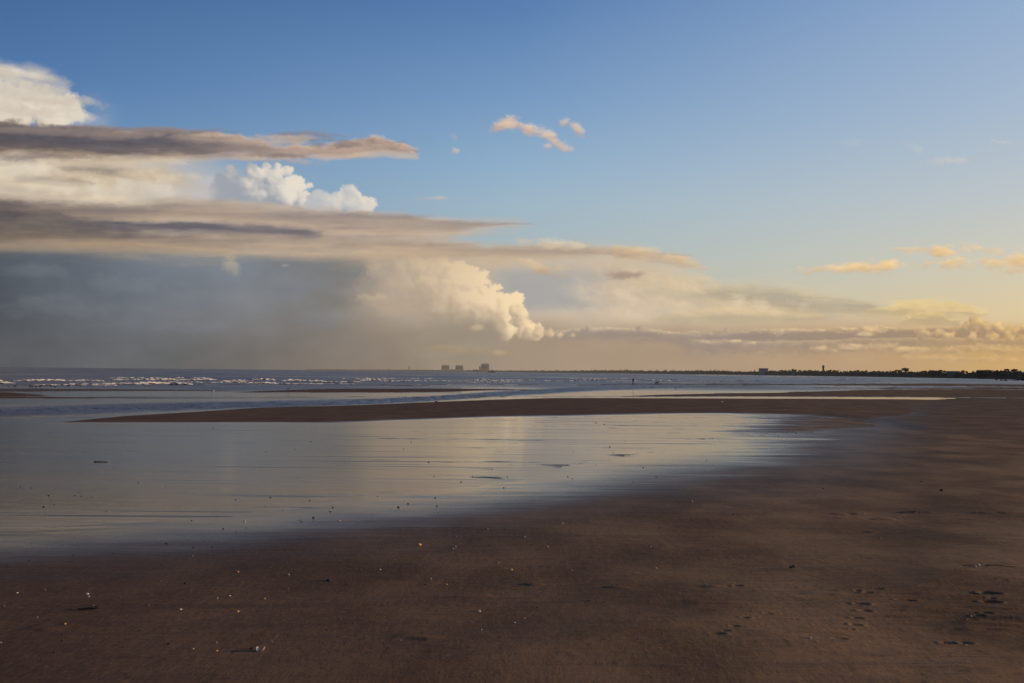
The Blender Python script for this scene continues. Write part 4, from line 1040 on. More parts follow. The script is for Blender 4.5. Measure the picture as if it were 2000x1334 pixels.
# trees: four kinds of crown, then copies
def make_tree(name, h, w, kind, seed):
    rs = random.Random(seed)
    root = empty(name, (0, 0, 0))
    mb = MB(); mb.tube([(0, 0, -.8), (.05, 0, h * .25), (-.08, .04, h * .5), (0, 0, h * .82)], [.26, .20, .14, .05], 7)
    for k in range(6):
        a = rs.uniform(0, 6.28); z0 = h * rs.uniform(.25, .55); L_ = w * rs.uniform(.3, .48)
        mb.tube([(0, 0, z0), (math.cos(a) * L_ * .5, math.sin(a) * L_ * .5, z0 + h * .10), (math.cos(a) * L_, math.sin(a) * L_, z0 + h * .26)], [.10, .07, .025], 5)
    mb.build('trunk', BARK, root, True)
    bm = bmesh.new(); clumps = []
    for k in range(13):
        a = rs.uniform(0, 6.28); q = rs.random() ** .5
        if kind == 'round': zc = h * rs.uniform(.42, .92); rr = math.sqrt(max(.05, 1 - ((zc / h - .62) / .42) ** 2)) * w * .36 * q
        elif kind == 'flat': zc = h * rs.uniform(.55, .88); rr = w * .45 * q
        elif kind == 'cone': zc = h * rs.uniform(.2, .95); rr = w * .42 * (1.05 - zc / h) * q
        else: zc = h * rs.uniform(.25, .9); rr = w * .4 * q
        zc += (math.sin(a * 2) * .04) * h
        clumps.append((math.cos(a) * rr + w * .08 * math.sin(3 * zc), math.sin(a) * rr, zc, w * rs.uniform(.13, .25)))
    for (x, y, z, r_) in clumps:
        for j in range(38):
            d = Vector((rs.gauss(0, 1), rs.gauss(0, 1), rs.gauss(0, .8)))
            d = d.normalized() * r_ * rs.random() ** .4
            leaf_quad(bm, (x + d.x, y + d.y, z + d.z), rs.uniform(.22, .46) * w / 7, rs)
    me = bpy.data.meshes.new('crown'); bm.to_mesh(me); bm.free()
    link('crown', me, LEAF, root)
    return root
protos = [make_tree('coast_tree', 8, 8, 'round', 1), make_tree('coast_tree', 7, 10, 'flat', 2), make_tree('coast_tree', 9, 6.5, 'cone', 3), make_tree('coast_tree', 7, 9, 'loose', 4)]
used = [False] * 4
def place_tree(u, off, height, k, label, group='trees of the dark treeline along the far shore', wide=1.0):
    D_ = float(D_coast(u)) * (1 + off)
    o = protos[k] if not used[k] else copy_tree(protos[k])
    used[k] = True
    p = bearing(u, D_, 0); g = land_h(u, off) * (.8 if off < .02 else 1)
    base_h = (8, 7, 9, 7)[k]; s_ = height / base_h
    o.location = (p.x, p.y, g * .9); o.rotation_euler = (0, 0, rnd.uniform(0, 6.28)); o.scale = (s_ * wide, s_ * wide, s_)
    tag(o, label, 'tree', group)
    return o
rt = random.Random(44)
TREE_LABEL = 'small dark tree in the continuous low treeline on the far shore'
us_t = [1175, 1190, 1212, 1228, 1250, 1262, 1278, 1296, 1318, 1330, 1344, 1352, 1378, 1392, 1406, 1414, 1422, 1432, 1444]
us_t += [1504, 1509, 1516, 1521, 1527, 1533, 1539, 1544, 1548, 1553, 1557, 1563, 1570, 1574, 1578, 1583, 1588, 1594, 1600, 1615, 1619, 1622, 1627, 1632, 1635, 1640, 1651, 1655, 1659, 1667, 1672, 1675, 1680, 1686, 1692, 1700, 1706, 1711, 1718]
us_t += [1727, 1733, 1739, 1744, 1748, 1753, 1757, 1776, 1783, 1789, 1796, 1803, 1809, 1814, 1820, 1826, 1832, 1837, 1842, 1874, 1888, 1894, 1901, 1906, 1922, 1930, 1938, 1944, 1950, 1956, 1961, 1967, 1972, 1977, 1983, 1993, 2004, 2015, 2030, 2046, 2062]
sil = curve([(1170, 724), (1300, 724.5), (1400, 723.5), (1450, 725), (1504, 724), (1520, 722.4), (1546, 720.8), (1560, 722.4), (1590, 722.2), (1600, 723), (1622, 721.6), (1636, 722.4), (1645, 725), (1656, 723), (1668, 723), (1672, 721.6), (1690, 724), (1720, 725), (1740, 722.8), (1760, 723.4), (1780, 725.4), (1800, 726), (1816, 723.6), (1840, 722.8), (1850, 726), (1890, 727.4), (1905, 728), (1915, 724), (1945, 723), (1966, 721.4), (1980, 722.6), (1988, 726), (1995, 722.5), (2010, 726), (2100, 722)])
for u in us_t:
    off = rt.uniform(.012, .034); D_ = float(D_coast(u)) * (1 + off)
    hgt = (hor(u) - float(sil(u))) * D_ / FOC + EYE - land_h(u, off) * .8 + rt.uniform(-1.2, .8)
    hgt = max(hgt * .78, 2.8)
    place_tree(u + rt.uniform(-2, 2), off, hgt, rt.randrange(4), TREE_LABEL, wide=rt.uniform(.8, 1.25) * (1 if hgt > 5 else 1.3))
place_tree(1768, .02, 6.6, 3, 'taller round-headed tree rising highest above the treeline right of the water tower', wide=1.3)
place_tree(1881, .02, 3.6, 3, 'loose rounded tree between the pale roofed house and the flat roofed building', wide=1.0)
place_tree(1474, .015, 8.0, 2, 'small pointed tree just left of the large block on the far shore', wide=.8)

# ---------------------------------------------------------------- buildings across the bay
def at(u, D_, z=0.0):
    p = bearing(u, D_, z); return p
def place(root, u, D_, z=0.0):
    p = at(u, D_); root.location = (p.x, p.y, z); root.rotation_euler = (0, 0, -math.atan2(p.x, p.y)); return root

def reactor(u0, u1, vtop, D_, label, step, seed):
    m_ = D_ / FOC; uc = (u0 + u1) / 2
    wd = (u1 - u0) * m_; base = 2.0; top = (hor(uc) - vtop) * m_ + EYE
    r = place(empty('power_station_block', (0, 0, 0)), uc, D_, base); h = top - base; dp = wd * .9
    MB().box(-wd * .44, wd * .44, 0, dp, 0, h, .93).build('wall', CONC, r)
    MB().box(-wd * .40, wd * .40, .06 * dp, .94 * dp, h, h + h * .045).build('roof', CONC2, r)
    for k, x in enumerate((-.26, -.02, .22)):
        MB().box(x * wd, x * wd + .05 * wd, .3 * dp, .4 * dp, h * 1.045, h * 1.13).build('roof_vent', STEEL, r)
    MB().box(-wd * .47, wd * .47, -.06 * dp, -.2, 0, h * .34).build('annex', CONC2, r)
    for k in range(5):
        x = (-.38 + .17 * k) * wd
        MB().box(x, x + .07 * wd, -.01 * dp, .35, h * .45, h * .86).build('window', GLASS, r)
    sx = -1 if step < 0 else 1
    MB().box(*sorted((sx * wd * .45, sx * wd * .62)), .1 * dp, .8 * dp, 0, h * .62 * abs(step), .9).build('side_hall', CONC2, r)
    return tag(r, label, 'building', 'power station blocks on the headland')
reactor(861, 879, 713.6, 5900, 'leftmost pale grey power station block on the distant headland', -.25, 1)
reactor(888, 906, 714.0, 5800, 'middle grey power station block with a long low hall to its right', .4, 2)
reactor(938, 956, 711.0, 5600, 'tallest and rightmost grey power station block behind the fishing boat', -1.15, 3)
for u, vt, lab in [(883, 715.5, 'thin chimney between the two left power station blocks'), (955.5, 709.5, 'thin chimney at the corner of the tallest power station block')]:
    D_ = 5500; h = (hor(u) - vt) * D_ / FOC + EYE
    r = place(empty('chimney_stack', (0, 0, 0)), u, D_, 1.5)
    MB().tube([(0, 0, 0), (0, 0, h * .5), (0, 0, h - 1.5)], [1.6, 1.3, 1.1], 12).build('shaft', CONC2, r, True)
    MB().tube([(0, 0, h - 3.4), (0, 0, h - 2.2)], [1.6, 1.6], 12).build('platform', STEEL, r)
    tag(r, lab, 'chimney')
def low_shed(u, wd_px, h_px, D_, label, mat=CONC2):
    m_ = D_ / FOC; wd = wd_px * m_; h = h_px * m_ + 2
    r = place(empty('low_building', (0, 0, 0)), u, D_, 1.0)
    MB().box(-wd / 2, wd / 2, 0, wd * .6, 0, h * .7).build('wall', mat, r)
    MB().gable(-wd / 2, wd / 2, 0, wd * .6, h * .7, h, .6).build('roof', ROOFM, r)
    MB().box(-wd * .1, wd * .1, -.15, .1, 0, h * .5).build('door', STEEL, r)
    tag(r, label, 'building')
low_shed(929, 11, 3.6, 5500, 'low brown shed just left of the tallest power station block', DARKB)
low_shed(916, 7, 2.4, 5500, 'smallest low shed between the middle and tallest power station blocks', CONC2)

low_shed(884, 11, 3.4, 5650, 'low grey hall joining the two left power station blocks')

# lighthouse and mast on the spit
D_ = 6100; u = 799; h = (hor(u) - 714.2) * D_ / FOC + EYE
r = place(empty('lighthouse', (0, 0, 0)), u, D_, 2.0)
MB().tube([(0, 0, 0), (0, 0, h * .4), (0, 0, h * .76)], [3.6, 2.9, 2.5], 16).build('tower', DARKB, r, True)
g = MB().tube([(0, 0, h * .76), (0, 0, h * .79)], [3.5, 3.5], 16).build('gallery', STEEL, r)
MB().tube([(0, 0, h * .79), (0, 0, h * .9)], [1.8, 1.8], 12).build('lantern_room', GLASS, r)
MB().tube([(0, 0, h * .9), (0, 0, h * .97)], [2.1, .2], 12).build('roof', STEEL, r)
tag(r, 'dark slim lighthouse on the low spit left of the power station', 'lighthouse')
r = place(empty('radio_mast', (0, 0, 0)), 703, 6600, 2.0); h = 23.0
mb = MB()
for a in range(3): mb.tube([(math.cos(a * 2.1) * 1.1, math.sin(a * 2.1) * 1.1, 0), (math.cos(a * 2.1) * .3, math.sin(a * 2.1) * .3, h)], [.35, .22], 5)
for k in range(9):
    z = h * k / 9; q = 1.1 - .8 * k / 9; z2 = h * (k + 1) / 9
    for a in range(3): mb.tube([(math.cos(a * 2.1) * q, math.sin(a * 2.1) * q, z), (math.cos(a * 2.1 + 2.1) * q, math.sin(a * 2.1 + 2.1) * q, z2)], [.14, .14], 4)
mb.build('lattice', STEEL, r); MB().tube([(0, 0, h), (0, 0, h + 3)], [.18, .1], 5).build('aerial', STEEL, r)
tag(r, 'faint thin mast on the far left of the spit', 'mast')

def make_pylon():
    r = empty('electricity_pylon', (0, 0, 0)); mb = MB(); H_ = 24
    for sx in (-1, 1):
        for sy in (-1, 1): mb.tube([(sx * 2.6, sy * 2.6, 0), (sx * .9, sy * .9, H_ * .6), (sx * .35, sy * .35, H_)], [.32, .26, .2], 4)
    for k in range(7):
        z = H_ * k / 8; q = 2.6 - 2.0 * k / 8; q2 = 2.6 - 2.0 * (k + 1) / 8
        for sy in (-1, 1):
            mb.tube([(-q, sy * q, z), (q2, sy * q2, z + H_ / 8)], [.13, .13], 4); mb.tube([(q, sy * q, z), (-q2, sy * q2, z + H_ / 8)], [.13, .13], 4)
    mb.build('lattice', STEEL, r)
    for z, L_ in ((H_ * .66, 5.2), (H_ * .80, 6.2), (H_ * .93, 4.4)):
        MB().tube([(-L_, 0, z), (0, 0, z + .5), (L_, 0, z)], [.16, .3, .16], 4).build('crossarm', STEEL, r)
    return r
py = make_pylon()
for i, (u, D_, s_, lab) in enumerate([(1018, 5600, 1.0, 'faint pylon just right of the fishing boat'), (1085, 5300, .8, 'faint low pylon between the boat and the person'), (1154, 5000, .85, 'left of the close pair of faint pylons left of the person'), (1162, 5000, .85, 'right of the close pair of faint pylons left of the person'), (1388, 4300, .85, 'faint pylon standing alone above the low shore left of the large block')]):
    o = py if i == 0 else copy_tree(py)
    place(o, u, D_, 1.5); o.scale = (s_,) * 3; tag(o, lab, 'pylon', 'electricity pylons along the far shore')

# water tower
u = 1608; D_ = float(D_coast(u)) * 1.03; m_ = D_ / FOC; h = (hor(u) - 713.4) * m_ + EYE - 4
r = place(empty('water_tower', (0, 0, 0)), u, D_, 4.0); w_ = 2.5 * m_
MB().tube([(0, 0, 0), (0, 0, h * .66), (0, 0, h * .74)], [w_ * .78, w_ * .74, w_ * .74], 12).build('shaft', DARKB, r)
MB().tube([(0, 0, h * .72), (0, 0, h * .78), (0, 0, h * .97)], [w_ * .72, w_ * .9, w_ * .9], 12).build('tank', DARKB, r)
MB().tube([(0, 0, h * .97), (0, 0, h)], [w_ * .96, w_ * .5], 12).build('roof', ROOFM, r)
for k in range(4):
    MB().box(-.5, .5, -w_ * .74, -w_ * .60, h * (.12 + .14 * k), h * (.17 + .14 * k)).build('window', GLASS, r)
tag(r, 'tall dark brick water tower standing above the treeline', 'water tower')

def house(u, wd_px, vtop, label, wall, roof_m=ROOFM, flat=False, off=.012, pitch=.42, chim=True):
    D_ = float(D_coast(u)) * (1 + off); m_ = D_ / FOC; wd = wd_px * m_
    z0 = land_h(u, off) * .7; top = (hor(u) - vtop) * m_ + EYE - z0; top = max(top, 3.5)
    r = place(empty('house', (0, 0, 0)), u, D_, z0); r.rotation_euler.z += rnd.uniform(-.15, .15); dp = min(wd * .8, 12)
    e = top if flat else top * (1 - pitch)
    MB().box(-wd / 2, wd / 2, 0, dp, -3, e).build('wall', wall, r)
    if flat: rf = MB().box(-wd / 2 - .3, wd / 2 + .3, -.3, dp + .3, e, e + .4).build('roof', roof_m, r)
    else: rf = MB().gable(-wd / 2, wd / 2, 0, dp, e, top, .4).build('roof', roof_m, r)
    if chim: MB().box(wd * .25, wd * .25 + .9, dp * .4, dp * .4 + .9, e, top + 1.2).build('chimney', DARKB, rf)
    nw = max(2, int(wd / 3.2))
    for k in range(nw):
        x = -wd / 2 + wd * (k + .5) / nw
        for z in ([.45 * e] if e < 5 else [.22 * e, .62 * e]):
            f = MB().box(x - .65, x + .65, -.12, .05, z, z + 1.25).build('window', RENDER_, r)
            MB().box(x - .52, x + .52, -.17, -.121, z + .12, z + 1.13).build('pane', GLASS, f)
    MB().box(-.5, .5, -.10, .05, -.2, 1.9).build('door', STEEL, r)
    tag(r, label, 'house'); return r
D_ = float(D_coast(1491)) * 1.02
r = house(1491, 17.5, 719.3, 'large pale block with a low pitched roof, left end of the wooded shore', CONC2, pitch=.22, off=.0, chim=False)
house(1531, 5, 725.2, 'small pale house among trees, between the large block and the water tower', RENDER_, off=-.004)
house(1549, 5, 724.2, 'second small pale house among trees, nearest the water tower on its left', CONC, off=-.004)
house(1861, 21, 724.6, 'wide pale green-roofed building in the gap of the treeline at right', RENDER_, plain('green_roof', (.11, .105, .07), .8, .2, .2, far=True), pitch=.55, off=.0, chim=False)
house(1922, 26, 723.6, 'dark flat-roofed building at the right before the tall trees', DARKB, flat=True, off=.004, chim=False)
house(1990, 8, 725.8, 'small house with pale gable close to the right edge', RENDER_, off=-.012)
house(1826, 9, 724.6, 'dark roofed house hidden among trees left of the wide pale building', DARKB, off=.004)

# ---------------------------------------------------------------- fishing boat off the headland
D_ = 3400; m_ = D_ / FOC; u = 961
r = place(empty('fishing_boat', (0, 0, 0)), u, D_, 0)
bm = bmesh.new(); L_ = 15.5 * m_ / 2
secs = []
for k in range(13):
    s = -1 + 2 * k / 12; x = s * L_; bw = 3.4 * (1 - abs(s) ** 3.2) ** .8 + .05; sh = 3.2 + 1.5 * max(0, -s) ** 2 + .7 * max(0, s) ** 2
    ring = [(x, -bw, sh), (x, -bw * .86, 1.0), (x * .97, -bw * .45, -.6), (x * .97, bw * .45, -.6), (x, bw * .86, 1.0), (x, bw, sh)]
    secs.append([bm.verts.new(p) for p in ring])
for a, b_ in zip(secs, secs[1:]):
    for j in range(5): bm.faces.new((a[j], a[j + 1], b_[j + 1], b_[j]))
    bm.faces.new((a[5], a[0], b_[0], b_[5]))
bm.faces.new(secs[0]); bm.faces.new(secs[-1][::-1]); bmesh.ops.recalc_face_normals(bm, faces=bm.faces[:])
me = bpy.data.meshes.new('hull'); bm.to_mesh(me); bm.free(); link('hull', me, HULL, r)
wh = MB().box(-1.5, 4.2, -2.2, 2.2, 3.0, 7.6, .92).build('wheelhouse', CABIN, r)
MB().box(-1.9, 4.6, -2.5, 2.5, 7.6, 8.0).build('roof', HULL, wh)
for k in range(4): MB().box(-1.2 + k * 1.35, -.3 + k * 1.35, -2.22, -2.02, 5.6, 6.8).build('window', GLASS, wh)
MB().tube([(-2.6, 0, 3), (-2.6, 0, 12), (-2.6, 0, 22)], [.34, .28, .16], 8).build('mast', STEEL, r)
MB().tube([(-2.6, 0, 6), (-9, 0, 13.5)], [.22, .15], 6).build('boom', STEEL, r)
MB().tube([(7.5, -2.4, 3), (7.5, -2.0, 9.5), (7.5, 2.0, 9.5), (7.5, 2.4, 3)], [.24] * 4, 6).build('gantry', STEEL, r)
rg = MB()
for p in ((-L_ * .95, 0, 4.6), (7.5, 0, 9.5), (4, 2, 7.9)): rg.tube([(-2.6, 0, 21), p], [.07, .07], 4)
rg.build('rigging', STEEL, r)
tag(r, 'dark fishing boat with a tall mast lying before the tallest power station block', 'boat')

# ---------------------------------------------------------------- rocks at the right-hand shore
def rock_mesh(seed, sub=3, rough=.28, flat=.7):
    mb = MB(); vs_ = mb.ball((0, 0, 0), (1, 1, flat), sub)
    co = np.array([v.co[:] for v in vs_])
    n1 = fbm(co[:, 0] * 1.1 + seed * 5.3, co[:, 1] * 1.1 + co[:, 2] * 1.7, 700 + seed, 4, .55)
    for v, n_ in zip(vs_, n1): v.co *= 1 + rough * 1.5 * n_
    return mb
r = empty('rock_groyne', (0, 0, 0)); base = ground(2004, 743.4); r.location = (base.x, base.y, 0)
bm = bmesh.new(); rs = random.Random(5)
for k in range(70):
    s = rs.random(); x = -10.5 + 34 * s; hgt = .35 + 1.5 * ss(0, .45, s)
    mb = rock_mesh(rs.randrange(9), 2); sc_ = rs.uniform(.5, 1.0) * (.6 + .6 * hgt)
    mt = Matrix.Translation((x, rs.uniform(-1.6, 1.6), hgt * rs.uniform(.0, .75))) @ Matrix.Rotation(rs.uniform(0, 6), 4, 'Z') @ Matrix.Diagonal((sc_ * 1.2, sc_, sc_ * .8, 1))
    tmp = bpy.data.meshes.new('t'); mb.bm.to_mesh(tmp); mb.bm.free(); tmp.transform(mt); bm.from_mesh(tmp); bpy.data.meshes.remove(tmp)
me = bpy.data.meshes.new('rubble'); bm.to_mesh(me); bm.free(); link('rubble', me, ROCK, r)
tag(r, 'long black mound of rocks running out of the right edge at the waterline', 'rocks')
RM = []
for k in range(4):
    me = rock_mesh(k + 20, 2).mesh('boulder'); me.materials.append(ROCK); RM.append(me)
for i, (u, v, wpx, lab) in enumerate([(1946, 742.6, 7, 'leftmost small dark boulder in the surf near the right edge'), (1956, 743.4, 8, 'second dark boulder from the left in the surf near the right edge'), (1964, 743.6, 9, 'third dark boulder in the surf, closest to the black rock mound'), (1940, 737.9, 4, 'dark boulder at the foot of the bank above the surf, left one'), (1965, 738.6, 6, 'dark boulder at the foot of the bank, just above the black rock mound tip')]):
    p = ground(u, v); s_ = wpx / px_m(p.y) / 2
    o = bpy.data.objects.new('boulder', RM[i % 4]); col.objects.link(o); o.location = (p.x, p.y, s_ * .15); o.scale = (s_, s_ * .8, s_ * .6); o.rotation_euler = (0, 0, i * 1.3)
    tag(o, lab, 'boulder', 'boulders in the surf at the right')

# ---------------------------------------------------------------- walker, dog
def skin_body(name, verts, edges, radii, mat, parent=None, sub=2, root=0):
    me = bpy.data.meshes.new(name); me.from_pydata(verts, edges, [])
    o = link(name, me, mat, parent)
    md = o.modifiers.new('skin', 'SKIN'); md.use_smooth_shade = True
    for i, v in enumerate(me.skin_vertices[0].data):
        q = radii[i]; v.radius = q if isinstance(q, tuple) else (q, q); v.use_root = (i == root)
    s = o.modifiers.new('sub', 'SUBSURF'); s.levels = sub; s.render_levels = sub
    return o
p = ground(1236.5, 751.3)
walker = empty('person', (p.x, p.y, sand_z(p.x, p.y)), math.radians(20))
# faces +x, mid stride
V_ = [(0, 0, .95), (.01, 0, 1.15), (.02, 0, 1.36), (.03, 0, 1.46), (.05, 0, 1.54), (.07, 0, 1.64), (.065, 0, 1.72),
      (0, .10, .90), (.12, .10, .50), (.10, .10, .10), (.24, .11, .05),
      (0, -.10, .90), (-.06, -.10, .50), (-.24, -.10, .14), (-.14, -.11, .05),
      (.02, .19, 1.40), (-.06, .24, 1.13), (.02, .23, .90), (.05, .22, .83),
      (.02, -.19, 1.40), (.05, -.24, 1.14), (.16, -.22, .95), (.21, -.21, .89)]
E_ = [(0, 1), (1, 2), (2, 3), (3, 4), (4, 5), (5, 6), (0, 7), (7, 8), (8, 9), (9, 10), (0, 11), (11, 12), (12, 13), (13, 14), (2, 15), (15, 16), (16, 17), (17, 18), (2, 19), (19, 20), (20, 21), (21, 22)]
Rr = [(.13, .15), (.12, .15), (.13, .17), .07, .055, (.09, .075), (.075, .065), .095, .06, .042, .035, .095, .06, .042, .035, .065, .05, .036, .03, .065, .05, .036, .03]
for s_, wr, d_ in ((1, 18, (.03, 0, -.07)), (-1, 22, (.055, 0, -.05))):
    for k in range(5):
        b0 = V_[wr]; ln = (.075, .085, .09, .082, .062)[k]
        off = (-.028 + .019 * k) if k < 4 else .05
        i0 = len(V_)
        if k < 4:
            V_.append((b0[0] + d_[0] + off, b0[1], b0[2] + d_[2])); V_.append((b0[0] + d_[0] + off + .012, b0[1] - s_ * .012, b0[2] + d_[2] - ln * .6)); V_.append((b0[0] + d_[0] + off + .01, b0[1] - s_ * .03, b0[2] + d_[2] - ln))
        else:
            V_.append((b0[0] + .035, b0[1] - s_ * .01, b0[2] - .02)); V_.append((b0[0] + .058, b0[1] - s_ * .02, b0[2] - .05)); V_.append((b0[0] + .062, b0[1] - s_ * .03, b0[2] - .075))
        E_ += [(wr, i0), (i0, i0 + 1), (i0 + 1, i0 + 2)]; Rr += [.010, .009, .008]
skin_body('body', V_, E_, Rr, SKIN_, walker)
skin_body('coat', [(0, 0, .84), (0, 0, .98), (.01, 0, 1.16), (.02, 0, 1.37), (.03, 0, 1.47), (.02, .2, 1.40), (-.065, .25, 1.13), (.015, .235, .93), (.02, -.2, 1.40), (.05, -.25, 1.14), (.15, -.225, .97)],
          [(0, 1), (1, 2), (2, 3), (3, 4), (3, 5), (5, 6), (6, 7), (3, 8), (8, 9), (9, 10)], [(.17, .20), (.16, .185), (.155, .185), (.155, .19), .085, .09, .07, .055, .09, .07, .055], CLOTH, walker, root=1)
skin_body('trousers', [(0, 0, .96), (0, .10, .88), (.115, .10, .50), (.09, .10, .11), (0, -.10, .88), (-.055, -.10, .50), (-.225, -.10, .16)], [(0, 1), (1, 2), (2, 3), (0, 4), (4, 5), (5, 6)], [(.15, .17), .112, .078, .062, .112, .078, .062], TROUS, walker)
for x, y, z, t_ in ((.16, .10, .045, 0), (-.19, -.10, .06, .3)):
    mb = MB(); mb.ball((0, 0, 0), (.14, .052, .05), 2); o = mb.build('shoe', CLOTH, walker, True); o.location = (x, y, z); o.rotation_euler = (0, t_, 0)
mb = MB(); mb.ball((.055, 0, 1.685), (.098, .088, .085), 2); mb.build('hair', HAIR, walker, True)
mb = MB(); mb.ball((.145, 0, 1.625), (.02, .014, .022), 1); mb.build('nose', SKIN_, walker, True)
for s_ in (-1, 1):
    mb = MB(); mb.ball((.135, s_ * .032, 1.655), (.010, .014, .009), 1); mb.build('eye', HAIR, walker, True)
    mb = MB(); mb.ball((.06, s_ * .085, 1.63), (.022, .012, .03), 1); mb.build('ear', SKIN_, walker, True)
mb = MB(); mb.ball((.137, 0, 1.583), (.010, .026, .007), 1); mb.build('mouth', plain('lips', (.24, .10, .08), .6, .1, 9), walker, True)
tag(walker, 'lone figure in dark clothes walking along the far water edge', 'person')

def dog(loc, rz, s_, label):
    r = empty('dog', loc, rz, s_)
    Vd = [(-.34, 0, .50), (-.1, 0, .50), (.18, 0, .50), (.30, 0, .56), (.42, 0, .70), (.50, 0, .76), (.62, 0, .72), (.70, 0, .70)]
    Ed = [(k, k + 1) for k in range(7)]; Rd = [.11, (.12, .13), (.15, .17), .12, .085, (.08, .085), .05, .035]
    for x0, sgn, j in ((-.34, 1, 0), (-.34, -1, .1), (.22, 1, .06), (.22, -1, -.06)):
        i0 = len(Vd); root_ = 0 if x0 < 0 else 2
        if x0 < 0: Vd += [(x0 + .02 + j, sgn * .09, .40), (x0 + .06 + j, sgn * .10, .30), (x0 - .07 + j, sgn * .10, .17), (x0 - .04 + j, sgn * .10, .03), (x0 + .04 + j, sgn * .10, .02)]; Rd += [.09, .06, .03, .026, .03]
        else: Vd += [(x0, sgn * .09, .38), (x0 - .02, sgn * .09, .28), (x0 + j, sgn * .09, .15), (x0 + j, sgn * .09, .03), (x0 + .06 + j, sgn * .09, .02)]; Rd += [.07, .045, .032, .026, .03]
        Ed += [(root_, i0), (i0, i0 + 1), (i0 + 1, i0 + 2), (i0 + 2, i0 + 3), (i0 + 3, i0 + 4)]
    i0 = len(Vd); Vd += [(-.46, 0, .55), (-.60, 0, .50), (-.70, 0, .44)]; Rd += [.035, .026, .014]; Ed += [(0, i0), (i0, i0 + 1), (i0 + 1, i0 + 2)]
    skin_body('body', Vd, Ed, Rd, FUR, r, root=1)
    for sgn in (-1, 1):
        mb = MB(); mb.ball((.47, sgn * .085, .77), (.035, .02, .07), 2); mb.build('ear', FUR, r, True)
    tag(r, label, 'dog'); return r
p = ground(1283, 751.2); dog((p.x, p.y, sand_z(p.x, p.y)), math.radians(8), 1.0, 'black dog standing on the sand bar right of the walker')

# ---------------------------------------------------------------- birds
def make_bird(mat, label, tilt=.25):
    r = empty('shore_bird', (0, 0, 0))
    skin_body('body', [(-.17, 0, .17), (-.06, 0, .20), (.06, 0, .23), (.12, 0, .30), (.14, 0, .345), (.165, 0, .35)], [(0, 1), (1, 2), (2, 3), (3, 4), (4, 5)], [.018, .062, .065, .034, .035, .022], mat, r, root=1)
    MB().tube([(.18, 0, .35), (.23, 0, .343)], [.012, .004], 6).build('beak', BEAK, r)
    mb = MB(); mb.box(-.27, -.12, -.03, .03, .148, .165, .6); mb.build('tail', mat, r)
    for s_ in (-1, 1):
        mb = MB(); mb.ball((-.05, s_ * .055, .21), (.13, .016, .045), 2); mb.build('wing', mat, r, True)
        MB().tube([(.0, s_ * .025, .16), (.005, s_ * .025, .0), (.04, s_ * .025, .0)], [.008, .007, .006], 5).build('leg', BEAK, r)
    return r
bd = make_bird(FEATH, ''); bw = make_bird(FEATW, '')
bd.name = 'shore_bird'; first = {id(bd): False, id(bw): False}
def put_bird(proto, u, v, s_, rz, label, group=None):
    o = copy_tree(proto) if first[id(proto)] else proto
    first[id(proto)] = True
    p = ground(u, v); o.location = (p.x, p.y, max(.0, sand_z(p.x, p.y))); o.rotation_euler = (0, 0, rz); o.scale = (s_,) * 3
    return tag(o, label, 'bird', group)
for i, (u, v, s_, rz, lab) in enumerate([(30, 757.6, 1.35, .2, 'leftmost dark shore bird of the row at the water edge, standing apart'), (16, 756.6, .8, 2.6, 'faint small shore bird near the left edge of the picture'), (58.5, 758.0, 1.2, 3.0, 'first bird of the tight group of four in the left row'), (64, 757.8, 1.0, .4, 'slimmest bird, second in the tight group of four in the left row'), (69.6, 758.0, 1.25, 2.9, 'third bird in the tight group of four in the left row'), (79.5, 758.0, 1.35, .1, 'bent bird at the right end of the tight group of four'),
                                  (100, 757.4, 1.0, .2, 'left one of the pair of small birds right of the tight group'), (107, 758.0, 1.0, 3.2, 'right one of the pair of small birds right of the tight group'), (134, 757.2, 1.2, .3, 'dark bird beside a pale one at the right end of the left row')]):
    put_bird(bd, u, v, s_, rz, lab, 'shore birds in a row at the left')
put_bird(bw, 138, 757.0, 1.0, 2.8, 'pale bird beside a dark one at the right end of the left row', 'shore birds in a row at the left')
put_bird(bw, 416.5, 767.2, 1.0, .2, 'small white gull standing alone on the thin spit at left', None)
put_bird(bd, 563.5, 763.2, 1.0, .3, 'dark bird on the top edge of the thin sand bar left of centre', None)
put_bird(bd, 1320, 761.0, 1.15, .5, 'dark bird standing in shallow water right of the walker and dog', None)
put_bird(bd, 1395, 750.8, .8, 2.8, 'tiny dark bird on the sand bar well right of the dog', None)

# ---------------------------------------------------------------- stones, shells and wrack on the sand
PM = {'pale': plain('pale_stone', (.40, .34, .28), .7, .2, 8), 'white': plain('white_shell', (.42, .38, .33), .5, .15, 8), 'orange': plain('orange_stone', (.50, .27, .10), .65, .25, 8),
      'brown': plain('brown_stone', (.16, .10, .07), .75, .3, 8), 'dark': plain('dark_stone', (.020, .018, .018), .6, .4, 8), 'grey': plain('grey_stone', (.22, .20, .19), .7, .25, 8)}
PEB = {}
for c_ in PM:
    for k in range(3):
        me = rock_mesh(40 + k + len(PEB), 2, .2, .75).mesh('pebble', True); me.materials.append(PM[c_]); PEB[c_, k] = me
rp = random.Random(12)
def pebble(u, v, wpx, c_, label, group=None, name='pebble', flat=.75, cat='pebble'):
    p = ground(u, v); s_ = wpx * .78 / px_m(p.y) / 2
    o = bpy.data.objects.new(name, PEB[c_, rp.randrange(3)]); col.objects.link(o)
    o.location = (p.x, p.y, sand_z(p.x, p.y) + s_ * flat * .35)
    o.scale = (s_, s_ * rp.uniform(.7, 1.0), s_ * flat); o.rotation_euler = (0, 0, rp.uniform(0, 6.28))
    return tag(o, label, cat, group)
G = 'pebbles and shells scattered on the damp sand'
